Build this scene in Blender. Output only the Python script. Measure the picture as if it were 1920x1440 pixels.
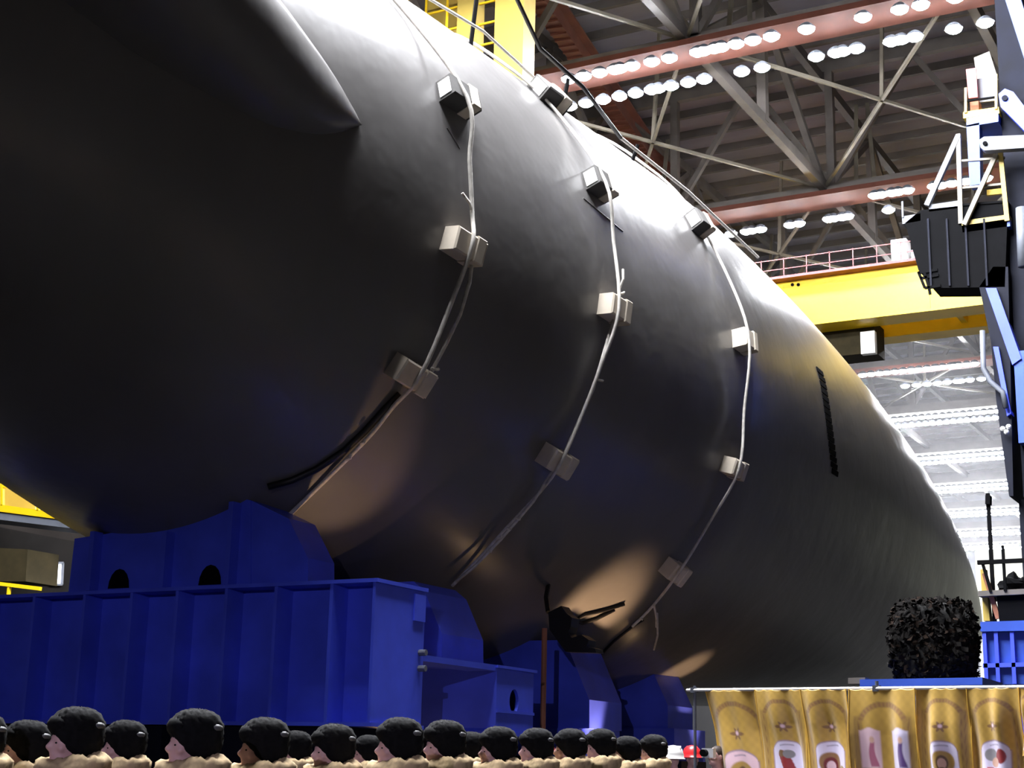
import bpy, bmesh, math, random
import numpy as np
from mathutils import Vector, Matrix
random.seed(7); rng = np.random.default_rng(7)
for o in list(bpy.data.objects): bpy.data.objects.remove(o)
scn = bpy.context.scene
COL = scn.collection

# ------------------------------------------------------------------ camera, world, exposure
FPX, YAW, PITCH, ROLL, CAMZ = 2900.0, .504, .244, .023, 1.6
def _cam():
    fwd = np.array([-math.sin(YAW)*math.cos(PITCH), math.cos(YAW)*math.cos(PITCH), math.sin(PITCH)])
    right = np.array([math.cos(YAW), math.sin(YAW), 0.]); up = np.cross(right, fwd)
    c, s = math.cos(ROLL), math.sin(ROLL)
    return fwd, c*right+s*up, -s*right+c*up
CF, CR, CU = _cam()
cd = bpy.data.cameras.new('camera'); cam = bpy.data.objects.new('camera', cd); COL.objects.link(cam)
cd.sensor_width = 36; cd.lens = FPX/1920*36; cd.clip_start = .1; cd.clip_end = 600
M = Matrix((CR.tolist(), CU.tolist(), (-CF).tolist())).transposed().to_4x4()
M.translation = (0, 0, CAMZ); cam.matrix_world = M
scn.camera = cam
w = bpy.data.worlds.new('hall_air'); scn.world = w; w.use_nodes = True
w.node_tree.nodes['Background'].inputs[0].default_value = (.75, .8, 1, 1)
w.node_tree.nodes['Background'].inputs[1].default_value = .01
scn.view_settings.view_transform = 'Standard'; scn.view_settings.look = 'None'
scn.view_settings.gamma = 1; scn.view_settings.use_curve_mapping = False
scn.view_settings.exposure = 0.0
LAMP_STRENGTH = 430.0

# ------------------------------------------------------------------ helpers
def at(px, py, x=None, y=None, z=None):
    """the point of the hall seen at a pixel, on the plane x=, y= or z="""
    d = CF + CR*(px-960)/FPX + CU*(720-py)/FPX
    t = x/d[0] if x is not None else y/d[1] if y is not None else (z-CAMZ)/d[2]
    p = d*t; return Vector((p[0], p[1], p[2]+CAMZ))
def lin(c): return tuple(((v/255)/12.92 if v/255 <= .04045 else ((v/255+.055)/1.055)**2.4) for v in c)
MATS = {}
def mat(name, rgb, rough=.6, metal=0., var=.25, scale=2., bump=0., bscale=20., spec=.5, emit=None, stretch=None):
    if name in MATS: return MATS[name]
    m = bpy.data.materials.new(name); m.use_nodes = True; nt = m.node_tree; b = nt.nodes['Principled BSDF']
    b.inputs['Roughness'].default_value = rough; b.inputs['Metallic'].default_value = metal
    b.inputs['Specular IOR Level'].default_value = spec
    tc = nt.nodes.new('ShaderNodeTexCoord'); mp = nt.nodes.new('ShaderNodeMapping')
    nt.links.new(tc.outputs['Object'], mp.inputs[0])
    if stretch: mp.inputs['Scale'].default_value = stretch
    n = nt.nodes.new('ShaderNodeTexNoise'); n.inputs['Scale'].default_value = scale; n.inputs['Detail'].default_value = 5
    nt.links.new(mp.outputs[0], n.inputs['Vector'])
    r = nt.nodes.new('ShaderNodeValToRGB'); c = lin(rgb)
    r.color_ramp.elements[0].position = .3; r.color_ramp.elements[1].position = .72
    r.color_ramp.elements[0].color = tuple(v*(1-var) for v in c)+(1,)
    r.color_ramp.elements[1].color = tuple(min(1, v*(1+var)) for v in c)+(1,)
    nt.links.new(n.outputs[0], r.inputs[0]); nt.links.new(r.outputs[0], b.inputs['Base Color'])
    if bump:
        n2 = nt.nodes.new('ShaderNodeTexNoise'); n2.inputs['Scale'].default_value = bscale; n2.inputs['Detail'].default_value = 4
        nt.links.new(tc.outputs['Object'], n2.inputs['Vector'])
        bp = nt.nodes.new('ShaderNodeBump'); bp.inputs['Strength'].default_value = bump
        nt.links.new(n2.outputs[0], bp.inputs['Height']); nt.links.new(bp.outputs[0], b.inputs['Normal'])
    if emit:
        b.inputs['Emission Color'].default_value = emit[0]+(1,); b.inputs['Emission Strength'].default_value = emit[1]
    MATS[name] = m; return m
def wloc(o):
    v = Vector((0, 0, 0))
    while o: v += o.location; o = o.parent
    return v
class MB:
    def __init__(s): s.v = []; s.f = []; s.m = []; s.mi = 0
    def add(s, vs, fs):
        n = len(s.v); s.v += [tuple(q) for q in vs]; s.f += [[i+n for i in f] for f in fs]; s.m += [s.mi]*len(fs); return s
    def box(s, c, d):
        x, y, z = c; a, b, e = d[0]/2, d[1]/2, d[2]/2
        return s.add([(x+i*a, y+j*b, z+k*e) for k in (-1, 1) for j in (-1, 1) for i in (-1, 1)],
                     [(0,2,3,1), (4,5,7,6), (0,1,5,4), (2,6,7,3), (0,4,6,2), (1,3,7,5)])
    def span(s, lo, hi): return s.box([(a+b)/2 for a, b in zip(lo, hi)], [abs(b-a) for a, b in zip(lo, hi)])
    def bar(s, p, q, wd, ht=None, up=(0, 0, 1)):
        p, q = Vector(p), Vector(q); ht = ht or wd; d = (q-p).normalized(); u = Vector(up)
        if abs(d.dot(u)) > .95: u = Vector((0, 1, 0))
        sd = d.cross(u).normalized(); u = sd.cross(d)
        vs = [e+sd*i*wd/2+u*j*ht/2 for e in (p, q) for j in (-1, 1) for i in (-1, 1)]
        return s.add(vs, [(0,1,3,2), (4,6,7,5), (0,4,5,1), (2,3,7,6), (0,2,6,4), (1,5,7,3)])
    def tube(s, pts, r, n=6, cap=True):
        pts = [Vector(p) for p in pts]; rs = r if isinstance(r, (list, tuple)) else [r]*len(pts)
        vs = []; u = None
        for i, p in enumerate(pts):
            d = (pts[min(i+1, len(pts)-1)]-pts[max(i-1, 0)]).normalized()
            if u is None: u = Vector((0, 0, 1)) if abs(d.z) < .9 else Vector((1, 0, 0))
            sd = d.cross(u).normalized(); u = sd.cross(d).normalized()
            vs += [p+(sd*math.cos(2*math.pi*k/n)+u*math.sin(2*math.pi*k/n))*rs[i] for k in range(n)]
        fs = [(i*n+k, i*n+(k+1) % n, (i+1)*n+(k+1) % n, (i+1)*n+k) for i in range(len(pts)-1) for k in range(n)]
        if cap: fs += [tuple(range(n-1, -1, -1)), tuple(range((len(pts)-1)*n, len(pts)*n))]
        return s.add(vs, fs)
    def prism(s, poly, ext):
        n = len(poly); e = Vector(ext); p = [Vector(q) for q in poly]
        return s.add(p+[q+e for q in p], [tuple(range(n)), tuple(range(2*n-1, n-1, -1))]+[(i, i+n, (i+1) % n+n, (i+1) % n) for i in range(n)])
    def ball(s, c, r, nu=10, nv=7, fn=None):
        r = r if isinstance(r, (list, tuple)) else (r, r, r); vs = []
        for j in range(nv+1):
            t = math.pi*j/nv
            for i in range(nu):
                a = 2*math.pi*i/nu; d = Vector((math.sin(t)*math.cos(a), math.sin(t)*math.sin(a), math.cos(t)))
                k = fn(d) if fn else 1
                vs.append((c[0]+d.x*r[0]*k, c[1]+d.y*r[1]*k, c[2]+d.z*r[2]*k))
        return s.add(vs, [(j*nu+i, (j+1)*nu+i, (j+1)*nu+(i+1) % nu, j*nu+(i+1) % nu) for j in range(nv) for i in range(nu)])
    def mesh(s, name, mats, off=(0, 0, 0), smooth=False):
        me = bpy.data.meshes.new(name); o = Vector(off)
        me.from_pydata([tuple(Vector(v)-o) for v in s.v], [], s.f)
        bm = bmesh.new(); bm.from_mesh(me); bmesh.ops.remove_doubles(bm, verts=bm.verts, dist=1e-5) if smooth else None
        bmesh.ops.recalc_face_normals(bm, faces=bm.faces); bm.to_mesh(me); bm.free()
        for m in (mats if isinstance(mats, (list, tuple)) else [mats]): me.materials.append(m)
        if len(set(s.m)) > 1 and len(me.polygons) == len(s.m): me.polygons.foreach_set('material_index', s.m)
        if smooth: me.polygons.foreach_set('use_smooth', [True]*len(me.polygons))
        return me
    def build(s, name, mats, parent=None, smooth=False):
        """verts are given in hall coordinates; the object sits at its own base"""
        if parent is None:
            a = np.array(s.v); base = Vector(((a[:, 0].min()+a[:, 0].max())/2, (a[:, 1].min()+a[:, 1].max())/2, a[:, 2].min()))
        else: base = wloc(parent)
        o = bpy.data.objects.new(name, s.mesh(name, mats, base, smooth)); COL.objects.link(o)
        if parent is None: o.location = base
        else: o.parent = parent
        return o
def tag(o, label=None, cat=None, group=None, kind=None):
    for k, v in (('label', label), ('category', cat), ('group', group), ('kind', kind)):
        if v: o[k] = v
    return o
def thing(name, label, cat, loc=(0, 0, 0), group=None, rz=0):
    o = bpy.data.objects.new(name, None); COL.objects.link(o); o.location = loc; o.rotation_euler[2] = rz
    o.empty_display_size = .2
    return tag(o, label, cat, group)
def local(name, mb, mats, parent, smooth=False):
    o = bpy.data.objects.new(name, mb if isinstance(mb, bpy.types.Mesh) else mb.mesh(name, mats, (0, 0, 0), smooth))
    COL.objects.link(o); o.parent = parent; return o
def copy_tree(o, parent=None):
    c = o.copy(); COL.objects.link(c); c.parent = parent
    for ch in list(o.children): copy_tree(ch, c)
    return c

# ------------------------------------------------------------------ materials
BLUE = mat('blue_paint', (66, 84, 218), .45, var=.22, scale=.8, bump=.05)
BLUE_L = mat('light_blue_paint', (46, 76, 170), .45, var=.15, scale=1)
NAVY = mat('navy_steel', (11, 14, 28), .75, var=.3, spec=.2)
BLACK = mat('black_steel', (6, 6, 8), .85, var=.3, spec=.08)
YEL = mat('yellow_paint', (226, 186, 16), .45, var=.1, scale=.6)
YEL_P = mat('pale_yellow_paint', (172, 148, 66), .55, var=.12, scale=.6)
ORANGE = mat('red_oxide_paint', (112, 62, 46), .7, var=.18, scale=1.2)
WALK = mat('walkway_paint', (84, 46, 36), .8, var=.18, scale=1.2, spec=.2)
STEEL = mat('roof_steel', (92, 86, 82), .7, var=.2, scale=1.)
STEEL_L = mat('pale_steel', (112, 106, 94), .6, var=.15)
DECK = mat('roof_deck', (142, 138, 148), .85, var=.25, scale=.4, stretch=(.2, 1, 1))
CONC = mat('concrete_floor', (40, 39, 38), .8, var=.2, scale=.5, spec=.1)
WALLD = mat('dark_wall', (40, 36, 34), .9, var=.25, scale=.3, spec=.1)
WALLS = mat('shade_dark_wall', (20, 18, 17), .95, var=.3, scale=.5, spec=.1)  # dark colour stands in for the shade below the balcony
CREAM = mat('cream_wall', (176, 176, 150), .8, var=.06, scale=.2)
GREY = mat('grey_paint', (92, 96, 105), .55, var=.12)
WHITE = mat('white_paint', (230, 230, 228), .5, var=.05)
RED_R = mat('red_rail_paint', (98, 40, 42), .7)
PINK = mat('pink_board', (214, 120, 122), .7)
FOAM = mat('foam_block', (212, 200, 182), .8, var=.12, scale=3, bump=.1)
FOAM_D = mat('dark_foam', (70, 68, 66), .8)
ROPE = mat('rope_fibre', (205, 200, 192), .85, var=.2, scale=9, bump=.4, bscale=60)
HOSE = mat('black_rubber', (16, 15, 15), .5)
TIMBER = mat('timber', (150, 96, 70), .75, var=.25, scale=3, stretch=(1, 1, .15))
SKIN = mat('skin', (222, 178, 172), .5, var=.08, scale=8)
COAT = mat('navy_coat', (24, 25, 34), .85, var=.2, scale=10, bump=.2, bscale=90)
FURB = mat('black_fur', (15, 15, 16), .9, var=.5, scale=30, bump=1., bscale=60, spec=.2)
FURT = mat('tan_fur', (190, 166, 128), .9, var=.35, scale=14, bump=1., bscale=50, spec=.2)
LEATHER = mat('leather_shine', (84, 84, 84), .5, var=.2, scale=12)
HELM_R = mat('red_helmet', (225, 48, 52), .3, var=.05)
HELM_W = mat('white_helmet', (238, 236, 230), .3, var=.04)
OLIVE = mat('olive_paint', (44, 38, 22), .8, spec=.15)
LENS = mat('lamp_glow', (255, 255, 255), .5, var=0, emit=((.93, .95, 1.0), LAMP_STRENGTH))
WARM = mat('work_light_glow', (255, 220, 170), .5, var=0, emit=((1, .62, .3), 60.0))

# hull coating: dark satin rubber with faint tile patches and streaks
HULL = bpy.data.materials.new('hull_coating'); HULL.use_nodes = True
def _hull():
    nt = HULL.node_tree; b = nt.nodes['Principled BSDF']; L = nt.links.new
    b.inputs['Specular IOR Level'].default_value = .25
    tc = nt.nodes.new('ShaderNodeTexCoord')
    n = nt.nodes.new('ShaderNodeTexNoise'); n.inputs['Scale'].default_value = .35; n.inputs['Detail'].default_value = 6
    mp = nt.nodes.new('ShaderNodeMapping'); mp.inputs['Scale'].default_value = (1, .6, .35)
    L(tc.outputs['Object'], mp.inputs[0]); L(mp.outputs[0], n.inputs['Vector'])
    r = nt.nodes.new('ShaderNodeValToRGB')
    r.color_ramp.elements[0].position = .3; r.color_ramp.elements[1].position = .75
    r.color_ramp.elements[0].color = lin((92, 90, 89))+(1,); r.color_ramp.elements[1].color = lin((114, 112, 111))+(1,)
    L(n.outputs[0], r.inputs[0]); L(r.outputs[0], b.inputs['Base Color'])
    r2 = nt.nodes.new('ShaderNodeMapRange'); r2.inputs['To Min'].default_value = .26; r2.inputs['To Max'].default_value = .42
    L(n.outputs[0], r2.inputs[0]); L(r2.outputs[0], b.inputs['Roughness'])
    n2 = nt.nodes.new('ShaderNodeTexNoise'); n2.inputs['Scale'].default_value = .8; n2.inputs['Detail'].default_value = 3
    L(tc.outputs['Object'], n2.inputs['Vector'])
    bp = nt.nodes.new('ShaderNodeBump'); bp.inputs['Strength'].default_value = .12; bp.inputs['Distance'].default_value = .3
    b.inputs['Coat Weight'].default_value = .2; b.inputs['Coat Roughness'].default_value = .22
    L(n2.outputs[0], bp.inputs['Height']); L(bp.outputs[0], b.inputs['Normal'])
_hull()

# ------------------------------------------------------------------ the hall
XL, XR, YN, YF, ZR = -62., 24., -46., 206., 38.
def struct(name, mb, m, parent=None):
    o = mb.build(name, m, parent)
    if parent is None: o['kind'] = 'structure'
    return o
struct('floor', MB().span((XL, YN, -.4), (XR, YF, 0)), CONC)
ceil = struct('ceiling', MB().span((XL, YN, ZR), (XR, YF, ZR+.4)), DECK)
struct('wall_left', MB().span((XL-.5, YN, 0), (XL, YF, ZR)), WALLD)
struct('wall_right', MB().span((XR, YN, 0), (XR+.5, YF, ZR)), WALLD)
struct('wall_near', MB().span((XL, YN-.5, 0), (XR, YN, ZR)), WALLD)
wf = struct('wall_far', MB().span((XL, YF, 0), (XR, YF+.5, ZR)), GREY)
for i in range(11):
    x = XL+3+i*7.6
    MB().span((x, YF-.25, 1.5), (x+6.6, YF, ZR-6)).build('panel', CREAM, wf)
pur = MB().span((XL, -.12, -.45), (XR, .12, 0)).mesh('purlin', STEEL)
for i in range(60):
    o = bpy.data.objects.new('purlin', pur); COL.objects.link(o); o.parent = ceil
    o.location = Vector((0, 40+i*2.75, ZR))-ceil.location

# ------------------------------------------------------------------ roof trusses with lamp rows
ROWS = [54.0, 72.4, 90.2, 107.6, 121.8, 138.0, 153.2, 168.6, 183.0, 194.5]
UNSEEN = [36.0, 18.0]
OVER = [31., 25., 19., 14.]  # unseen lamp lines added above the hull to light its top
ZL = 29.5
TRUSS = 'roof trusses carrying the lamp rows'
TNAMES = ['grey roof truss with red-brown lamp walkway next above the yellow tower', 'grey roof truss with red-brown lamp walkway close above the yellow crane', 'grey roof truss hidden behind the yellow crane']
TNAMES += ['grey roof truss with lamp walkway, %s past the yellow crane' % n_ for n_ in ('first', 'second', 'third', 'fourth', 'fifth', 'sixth')]+['grey roof truss with lamp walkway next to the pale end wall']
TNAMES += ['grey roof truss over the dark hull next to the red-brown walkway', 'grey roof truss over the side fin of the hull']
for k, y in enumerate(ROWS+UNSEEN):
    t = thing('roof_truss', TNAMES[k], 'truss', ((XL+XR)/2, y, ZL+.4), TRUSS)
    MB().span((XL, y-1.0, ZL+.45), (XR, y+1.0, ZL+.7)).build('walkway', WALK if k < 4 or k > 9 else STEEL, t)
    MB().span((XL, y-.2, ZL+.7), (XR, y+.2, ZL+1.3)).build('bottom_chord', STEEL, t)
    MB().span((XL, y-.2, ZR-1.0), (XR, y+.2, ZR-.5)).build('top_chord', STEEL, t)
    if k < 5:
        for i in range(9):
            x = XL+6+i*8.6
            if not -50 < x < 4: continue
            MB().bar((x, y, ZL+1.2), (x, y, ZR-.8), .4).build('post', STEEL, t)
            MB().bar((x, y, ZL+1.2), (x+4.3, y, ZR-.8), .28).build('diagonal', STEEL, t)
            MB().bar((x+4.3, y, ZR-.8), (x+8.6, y, ZL+1.2), .28).build('diagonal', STEEL, t)
ally = sorted(ROWS+UNSEEN)
for x in (-44., -33., -22., -11.):
    t = thing('longitudinal_truss', 'long grey braced truss running lengthwise under the roof', 'truss', (x, 80, ZL+1), 'lengthwise roof trusses')
    MB().span((x-.18, 36, ZL+1.0), (x+.18, YF-.4, ZL+1.5)).build('bottom_chord', STEEL, t)
    MB().span((x-.18, 36, ZR-1.6), (x+.18, YF-.4, ZR-1.1)).build('top_chord', STEEL, t)
    for a, b in zip(ally[:-1], ally[1:]):
        if a < 36 or a > 110: continue
        c = (a+b)/2
        MB().bar((x, c, ZL+1.2), (x, c, ZR-1.3), .42).build('post', STEEL, t)
        MB().bar((x, a+.3, ZL+1.3), (x, c, ZR-1.3), .32).build('diagonal', STEEL, t)
        MB().bar((x, c, ZR-1.3), (x, b-.3, ZL+1.3), .32).build('diagonal', STEEL, t)
        # flat bracing in the plane of the bottom chords, thin and pale
        MB().bar((x, a, ZL+1.2), (x+5.5, c, ZL+1.2), .14).build('brace', STEEL_L, t)
        MB().bar((x+5.5, c, ZL+1.2), (x+11, a, ZL+1.2), .14).build('brace', STEEL_L, t)
        MB().bar((x, b, ZL+1.2), (x+5.5, c, ZL+1.2), .14).build('brace', STEEL_L, t)
        MB().bar((x+5.5, c, ZL+1.2), (x+11, b, ZL+1.2), .14).build('brace', STEEL_L, t)
        MB().bar((x+5.5, c, ZL+1.2), (x+5.5, c+.8, ZR-1.3), .16).build('brace', STEEL_L, t)
        MB().bar((x+1.2, a+1.5, ZL+1.2), (x+.6, a+4.2, ZR-1.2), .2).build('brace', STEEL_L, t)
        MB().bar((x+2.2, a+1.5, ZL+1.2), (x+1.2, a+4.2, ZR-1.2), .2).build('brace', STEEL_L, t)

# one lamp: a reflector shade with a glowing dome below it
def lamp_mesh():
    a = MB()
    n = 8
    prof = [(.1, .22), (.2, .16), (.33, .02), (.35, -.04)]
    a.add([(r*math.cos(2*math.pi*i/n), r*math.sin(2*math.pi*i/n), z) for r, z in prof for i in range(n)],
          [(j*n+i, j*n+(i+1) % n, (j+1)*n+(i+1) % n, (j+1)*n+i) for j in range(3) for i in range(n)]+[tuple(range(n))])
    b = MB(); prof = [(.33, -.03), (.3, -.1), (.19, -.18), (.06, -.2)]
    b.add([(r*math.cos(2*math.pi*i/n), r*math.sin(2*math.pi*i/n), z) for r, z in prof for i in range(n)],
          [(j*n+i, (j+1)*n+i, (j+1)*n+(i+1) % n, j*n+(i+1) % n) for j in range(3) for i in range(n)]+[tuple(range(4*n-1, 3*n-1, -1))])
    return a.mesh('shade', GREY), b.mesh('bulb', LENS)
SH, BU = lamp_mesh()
def lamp(x, y, z, label, group):
    t = thing('ceiling_lamp', label, 'lamp', (x, y, z), group)
    for n, me in (('shade', SH), ('bulb', BU)):
        o = bpy.data.objects.new(n, me); COL.objects.link(o); o.parent = t
def row_lamps(pxs, py, y, side, what):
    for p in pxs:
        q = at(p, py, y=y)
        lamp(q.x, y, ZL, 'round white lamp on the %s edge of the %s' % (side, what), '%s edge of the %s' % (side, what))
U1 = [1008,1037,1070,1100,1132,1162,1192,1222,1234,1258,1290,1320,1390,1428,1530,1567,1580,1606,1672,1690,1716,1790,1850]
L1 = [1068,1095,1125,1153,1162,1185,1222,1255,1308,1320,1340,1352,1380,1412,1447,1513,1620,1690,1730,1796,1830,1842]
row_lamps(U1, 90, 55.35, 'far', 'red-brown walkway above the yellow tower'); row_lamps(L1, 90, 52.9, 'near', 'red-brown walkway above the yellow tower')
U2 = [1325,1370,1398,1408,1425,1480,1497,1553,1562,1578,1588,1665]
L2 = [1640,1652,1672,1684,1702,1752,1765,1785,1812,1850]
row_lamps(U2, 370, 73.6, 'far', 'red-brown walkway just above the yellow crane'); row_lamps(L2, 360, 71.3, 'near', 'red-brown walkway just above the yellow crane')
row_lamps([1530+k*21 for k in range(16)], 520, 90.2+1.3, 'far', 'walkway hidden behind the yellow crane'); row_lamps([1530+k*30 for k in range(11)], 540, 90.2-1.3, 'near', 'walkway hidden behind the yellow crane')
row_lamps([1695,1716,1736,1756,1774,1792,1800,1816,1838], 668, 110.0, 'far', 'walkway right under the yellow crane')
row_lamps([1618+k*15 for k in range(15)]+[1650,1710,1755,1790], 700, 105.6, 'near', 'walkway right under the yellow crane')
NAMES = ['second walkway past the yellow crane', 'third walkway past the yellow crane', 'fourth walkway past the yellow crane', 'fifth walkway past the yellow crane', 'sixth walkway past the yellow crane', 'walkway next to the pale end wall']
for k, (y, x0, py, st) in enumerate(zip(ROWS[4:], (1676, 1712, 1745, 1772, 1795, 1806), (780, 858, 915, 960, 998, 1021), (13, 12, 11, 11, 11, 11))):
    row_lamps([x0+i*st for i in range(int((1925-x0)/st))], py, y-1.2, 'near', NAMES[k])
    row_lamps([x0-6+i*st for i in range(int((1925-x0)/st)+1)], py, y+1.2, 'far', NAMES[k])
# rows go on behind the hull; lines added above it brighten its top
# (past the three hundred that show largest: one object)
def unseen_lamps():
    m = MB()
    def put(me, mi, x, y):
        m.mi = mi; m.add([(v.co.x+x, v.co.y+y, v.co.z+ZL) for v in me.vertices], [tuple(p.vertices) for p in me.polygons])
    spots = [(x, y-1.3) for y in (54., 72.4) for x in np.arange(-58, -27, 3.2)]
    spots += [(x, y+e) for y in OVER for x in np.arange(-27, -8.5, .84) for e in (-1.1, 1.1)]
    for x, y in spots: put(SH, 0, x, y); put(BU, 1, x, y)
    o = m.build('unseen_ceiling_lamps', [GREY, LENS])
    tag(o, 'unseen round white roof lamps, most of them added to brighten the hull top', 'lamps', None, 'stuff')
unseen_lamps()

# red-brown crane runway beam under the roof, lengthwise
t = thing('runway_beam', 'red-brown ribbed steel beam running lengthwise under the roof behind the hull', 'beam', (-32, 66, 33))
a0, a1 = at(1031, 36, y=58), at(1206, 290, y=75)
dv = (a1-a0); q0, q1 = a0-dv*.25, a1+dv*.45
bd = dv.normalized(); up_ = Vector((0, 0, 1)); sd_ = bd.cross(up_).normalized(); un = sd_.cross(bd)
MB().bar(q0, q1, .8, .12).build('bottom_flange', ORANGE, t)
MB().bar(q0+un*.6, q1+un*.6, .14, 1.1).build('web', ORANGE, t)
MB().bar(q0+un*1.2, q1+un*1.2, .9, .12).build('top_flange', ORANGE, t)
for i in range(44):
    c_ = q0+(q1-q0)*((i+.5)/44)
    MB().bar(c_-sd_*.4-un*.1, c_+sd_*.4-un*.1, .1, .1).build('stiffener', ORANGE, t)

# ------------------------------------------------------------------ the submarine
HP = dict(a=18.654, h=9.492+CAMZ, y1=21.558, sx=.022, sz=-.086, g=.093, Y0=31.973, L=48.791, n=1.562, m=1.625, zd=2.591, x2=-1.012)
def hull_prof(y):
    y = np.asarray(y, float); p = HP
    yy = np.where(y > 16, y, 12+4*np.exp((np.minimum(y, 16)-16)/4))
    yc = np.minimum(yy, p['Y0']); t = np.clip((y-p['Y0'])/p['L'], 0, 1)
    r = (6+p['g']*(yc-p['y1']))*np.power(np.clip(1-t**p['n'], 0, 1), 1/p['m'])
    dn = np.clip(24-y, 0, 9)**2; r = r-.010*dn
    ts = np.clip((-8-y)/30, 0, 1); r = r*np.sqrt(np.clip(1-ts**2, 0, 1))
    return r, -p['a']+p['sx']*(np.maximum(y, 10)-p['y1'])+p['x2']*t**2, p['h']+p['sz']*(yc-p['y1'])-p['zd']*t**2+.0065*dn
def hs(y, ang, off=0.):
    r, x, z = (float(v) for v in hull_prof(y)); a = math.radians(ang)
    return Vector((x+(r+off)*math.cos(a), y, z+(r+off)*math.sin(a)))
def hull_ray(px, py, infl=0.):
    d = CF+CR*(px-960)/FPX+CU*(720-py)/FPX
    ts = np.linspace(8, 105, 9000); P = d[None]*ts[:, None]; P[:, 2] += CAMZ
    r, x, z = hull_prof(P[:, 1]); ins = np.nonzero((P[:, 0]-x)**2+(P[:, 2]-z)**2 < (r+infl)**2)[0]
    if not len(ins): return None
    q = P[ins[0]]; r, x, z = hull_prof(q[1])
    return float(q[1]), math.degrees(math.atan2(q[2]-z, q[0]-x))
sub = thing('submarine', 'huge dark submarine hull with a satin rubber coating resting on blue cradles', 'submarine', (-18.6, 25, 3.2))
ys = np.concatenate([-8-30*np.sin(np.linspace(math.pi/2, 0, 14)), np.linspace(-7, 31.9, 60), 31.973+48.79*np.sin(np.linspace(0, math.pi/2, 70))**1.15])
NA = 128
r, x, z = hull_prof(ys); hb = MB()
hb.add([(x[i]+max(r[i], .01)*math.cos(2*math.pi*j/NA), ys[i], z[i]+max(r[i], .01)*math.sin(2*math.pi*j/NA)) for i in range(len(ys)) for j in range(NA)],
       [(i*NA+j, i*NA+(j+1) % NA, (i+1)*NA+(j+1) % NA, (i+1)*NA+j) for i in range(len(ys)-1) for j in range(NA)])
hb.build('hull', HULL, sub, smooth=True)
# low swept side fin: rounded section growing out of the flank
fb = MB(); NS = 24; yy = np.concatenate([18.8-np.linspace(0, 1, 14)**2*2.2, np.linspace(15.9, -2, 26), -2-np.linspace(.1, 1, 8)*3])
for i, y in enumerate(yy):
    s = 18.8-y
    out = 1.25*min(1, (s/3.7))**.9+max(0, s-3.7)*.26 if s < 9 else 1.25+5.3*.26+0*s
    if y < -2: out *= max(.02, 1-((-2-y)/3)**2)
    th = .62*(1-math.exp(-s/.55)) if y >= -2 else .62*max(.02, 1-((-2-y)/3)**2)
    rr, hx, hz = (float(v) for v in hull_prof(y))
    zc = 9.86+CAMZ; k_ = 1-math.exp(-s/.55); fade = 1 if y >= -2 else max(.02, 1-((-2-y)/3)**2)
    lo_, hi_ = -.62*k_+.15*max(0, min(s, 9)-1.7), .5*k_+.40*min(s, 9)
    for k in range(NS):
        a = 2*math.pi*k/NS; ca, sa = math.cos(a), math.sin(a)
        px_ = abs(ca)**.9*(1 if ca > 0 else -1)
        X = hx+rr-.45+(out+.5)*max(px_, 0)+.3*min(px_, 0)
        mid = (lo_+hi_)/2; hf = (hi_-lo_)/2*fade
        zz = zc+mid+hf*(abs(sa)**.8)*(1 if sa > 0 else -1)
        fb.v.append((X, y, zz))
n = len(yy)
fb.f = [(i*NS+j, i*NS+(j+1) % NS, (i+1)*NS+(j+1) % NS, (i+1)*NS+j) for i in range(n-1) for j in range(NS)]+[tuple(range(NS)), tuple(range((n-1)*NS, n*NS))]
fb.m = [0]*len(fb.f)
fb.build('side_fin', HULL, sub, smooth=True)
# flood slots on the bow flank
for k in range(16):
    q = hull_ray(1537+28*(k/15)**.75, 697+k*12.6)
    if not q: continue
    b = MB(); wv = .55
    b.add([hs(q[0]+i*wv/2, q[1]+j*.55, o) for o in (-.03, .02) for j in (-1, 1) for i in (-1, 1)],
          [(0,1,3,2), (4,6,7,5), (0,4,5,1), (2,3,7,6), (0,2,6,4), (1,5,7,3)])
    b.build('flood_slot', BLACK, sub)
# weld seams / plate edges that show as fine lines
for (ya, a0, yb_, a1) in ((25.2, 14, 26.6, 12.5), (20.9, 9.5, 21.2, 7)):
    MB().tube([hs(ya+(yb_-ya)*i/8, a0+(a1-a0)*i/8, .0) for i in range(9)], .015, 5).build('seam', HULL, sub)

# ------------------------------------------------------------------ lashing ropes with foam blocks
R1 = [(875,180),(880,300),(885,400),(885,460),(845,570),(790,700),(735,765),(690,820),(610,900),(535,972)]
R2 = [(1135,340),(1150,450),(1160,580),(1125,690),(1090,780),(1050,870),(1010,925),(950,990),(895,1050),(848,1098)]
R3 = [(1370,530),(1405,640),(1395,770),(1385,880),(1330,980),(1275,1070),(1225,1135),(1185,1175)]
OVERB = {(875,180), (885,460), (790,700), (1135,340), (1160,580), (1050,870), (1405,640), (1385,880), (1275,1070)}   # where a rope runs over a block
def rope_path(pts, tops, lift=.07):
    P = [hs(tops[0], a, lift) for a in (120, 95, 70, 55, 42)]
    P = [hs(tops[0]+(tops[1]-tops[0])*i/4, a, lift) for i, a in enumerate((110, 85, 62, 46, 34))]
    for i, p in enumerate(pts):                                  # taut from block to block, down on the hull at the end
        e_ = .385 if p in OVERB else lift if i >= len(pts)-2 else .22 if i < len(pts)-4 else .13
        q = hull_ray(*p, e_)
        if q: P.append(hs(q[0], q[1], e_))
    out = []                                                     # smooth
    for i in range(len(P)-1):
        p0, p1, p2, p3 = P[max(i-1, 0)], P[i], P[i+1], P[min(i+2, len(P)-1)]
        for s in range(5):
            u = s/5; out.append(.5*((2*p1)+(p2-p0)*u+(2*p0-5*p1+4*p2-p3)*u*u+(3*p1-p0-3*p2+p3)*u**3))
    return out+[P[-1]]
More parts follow.
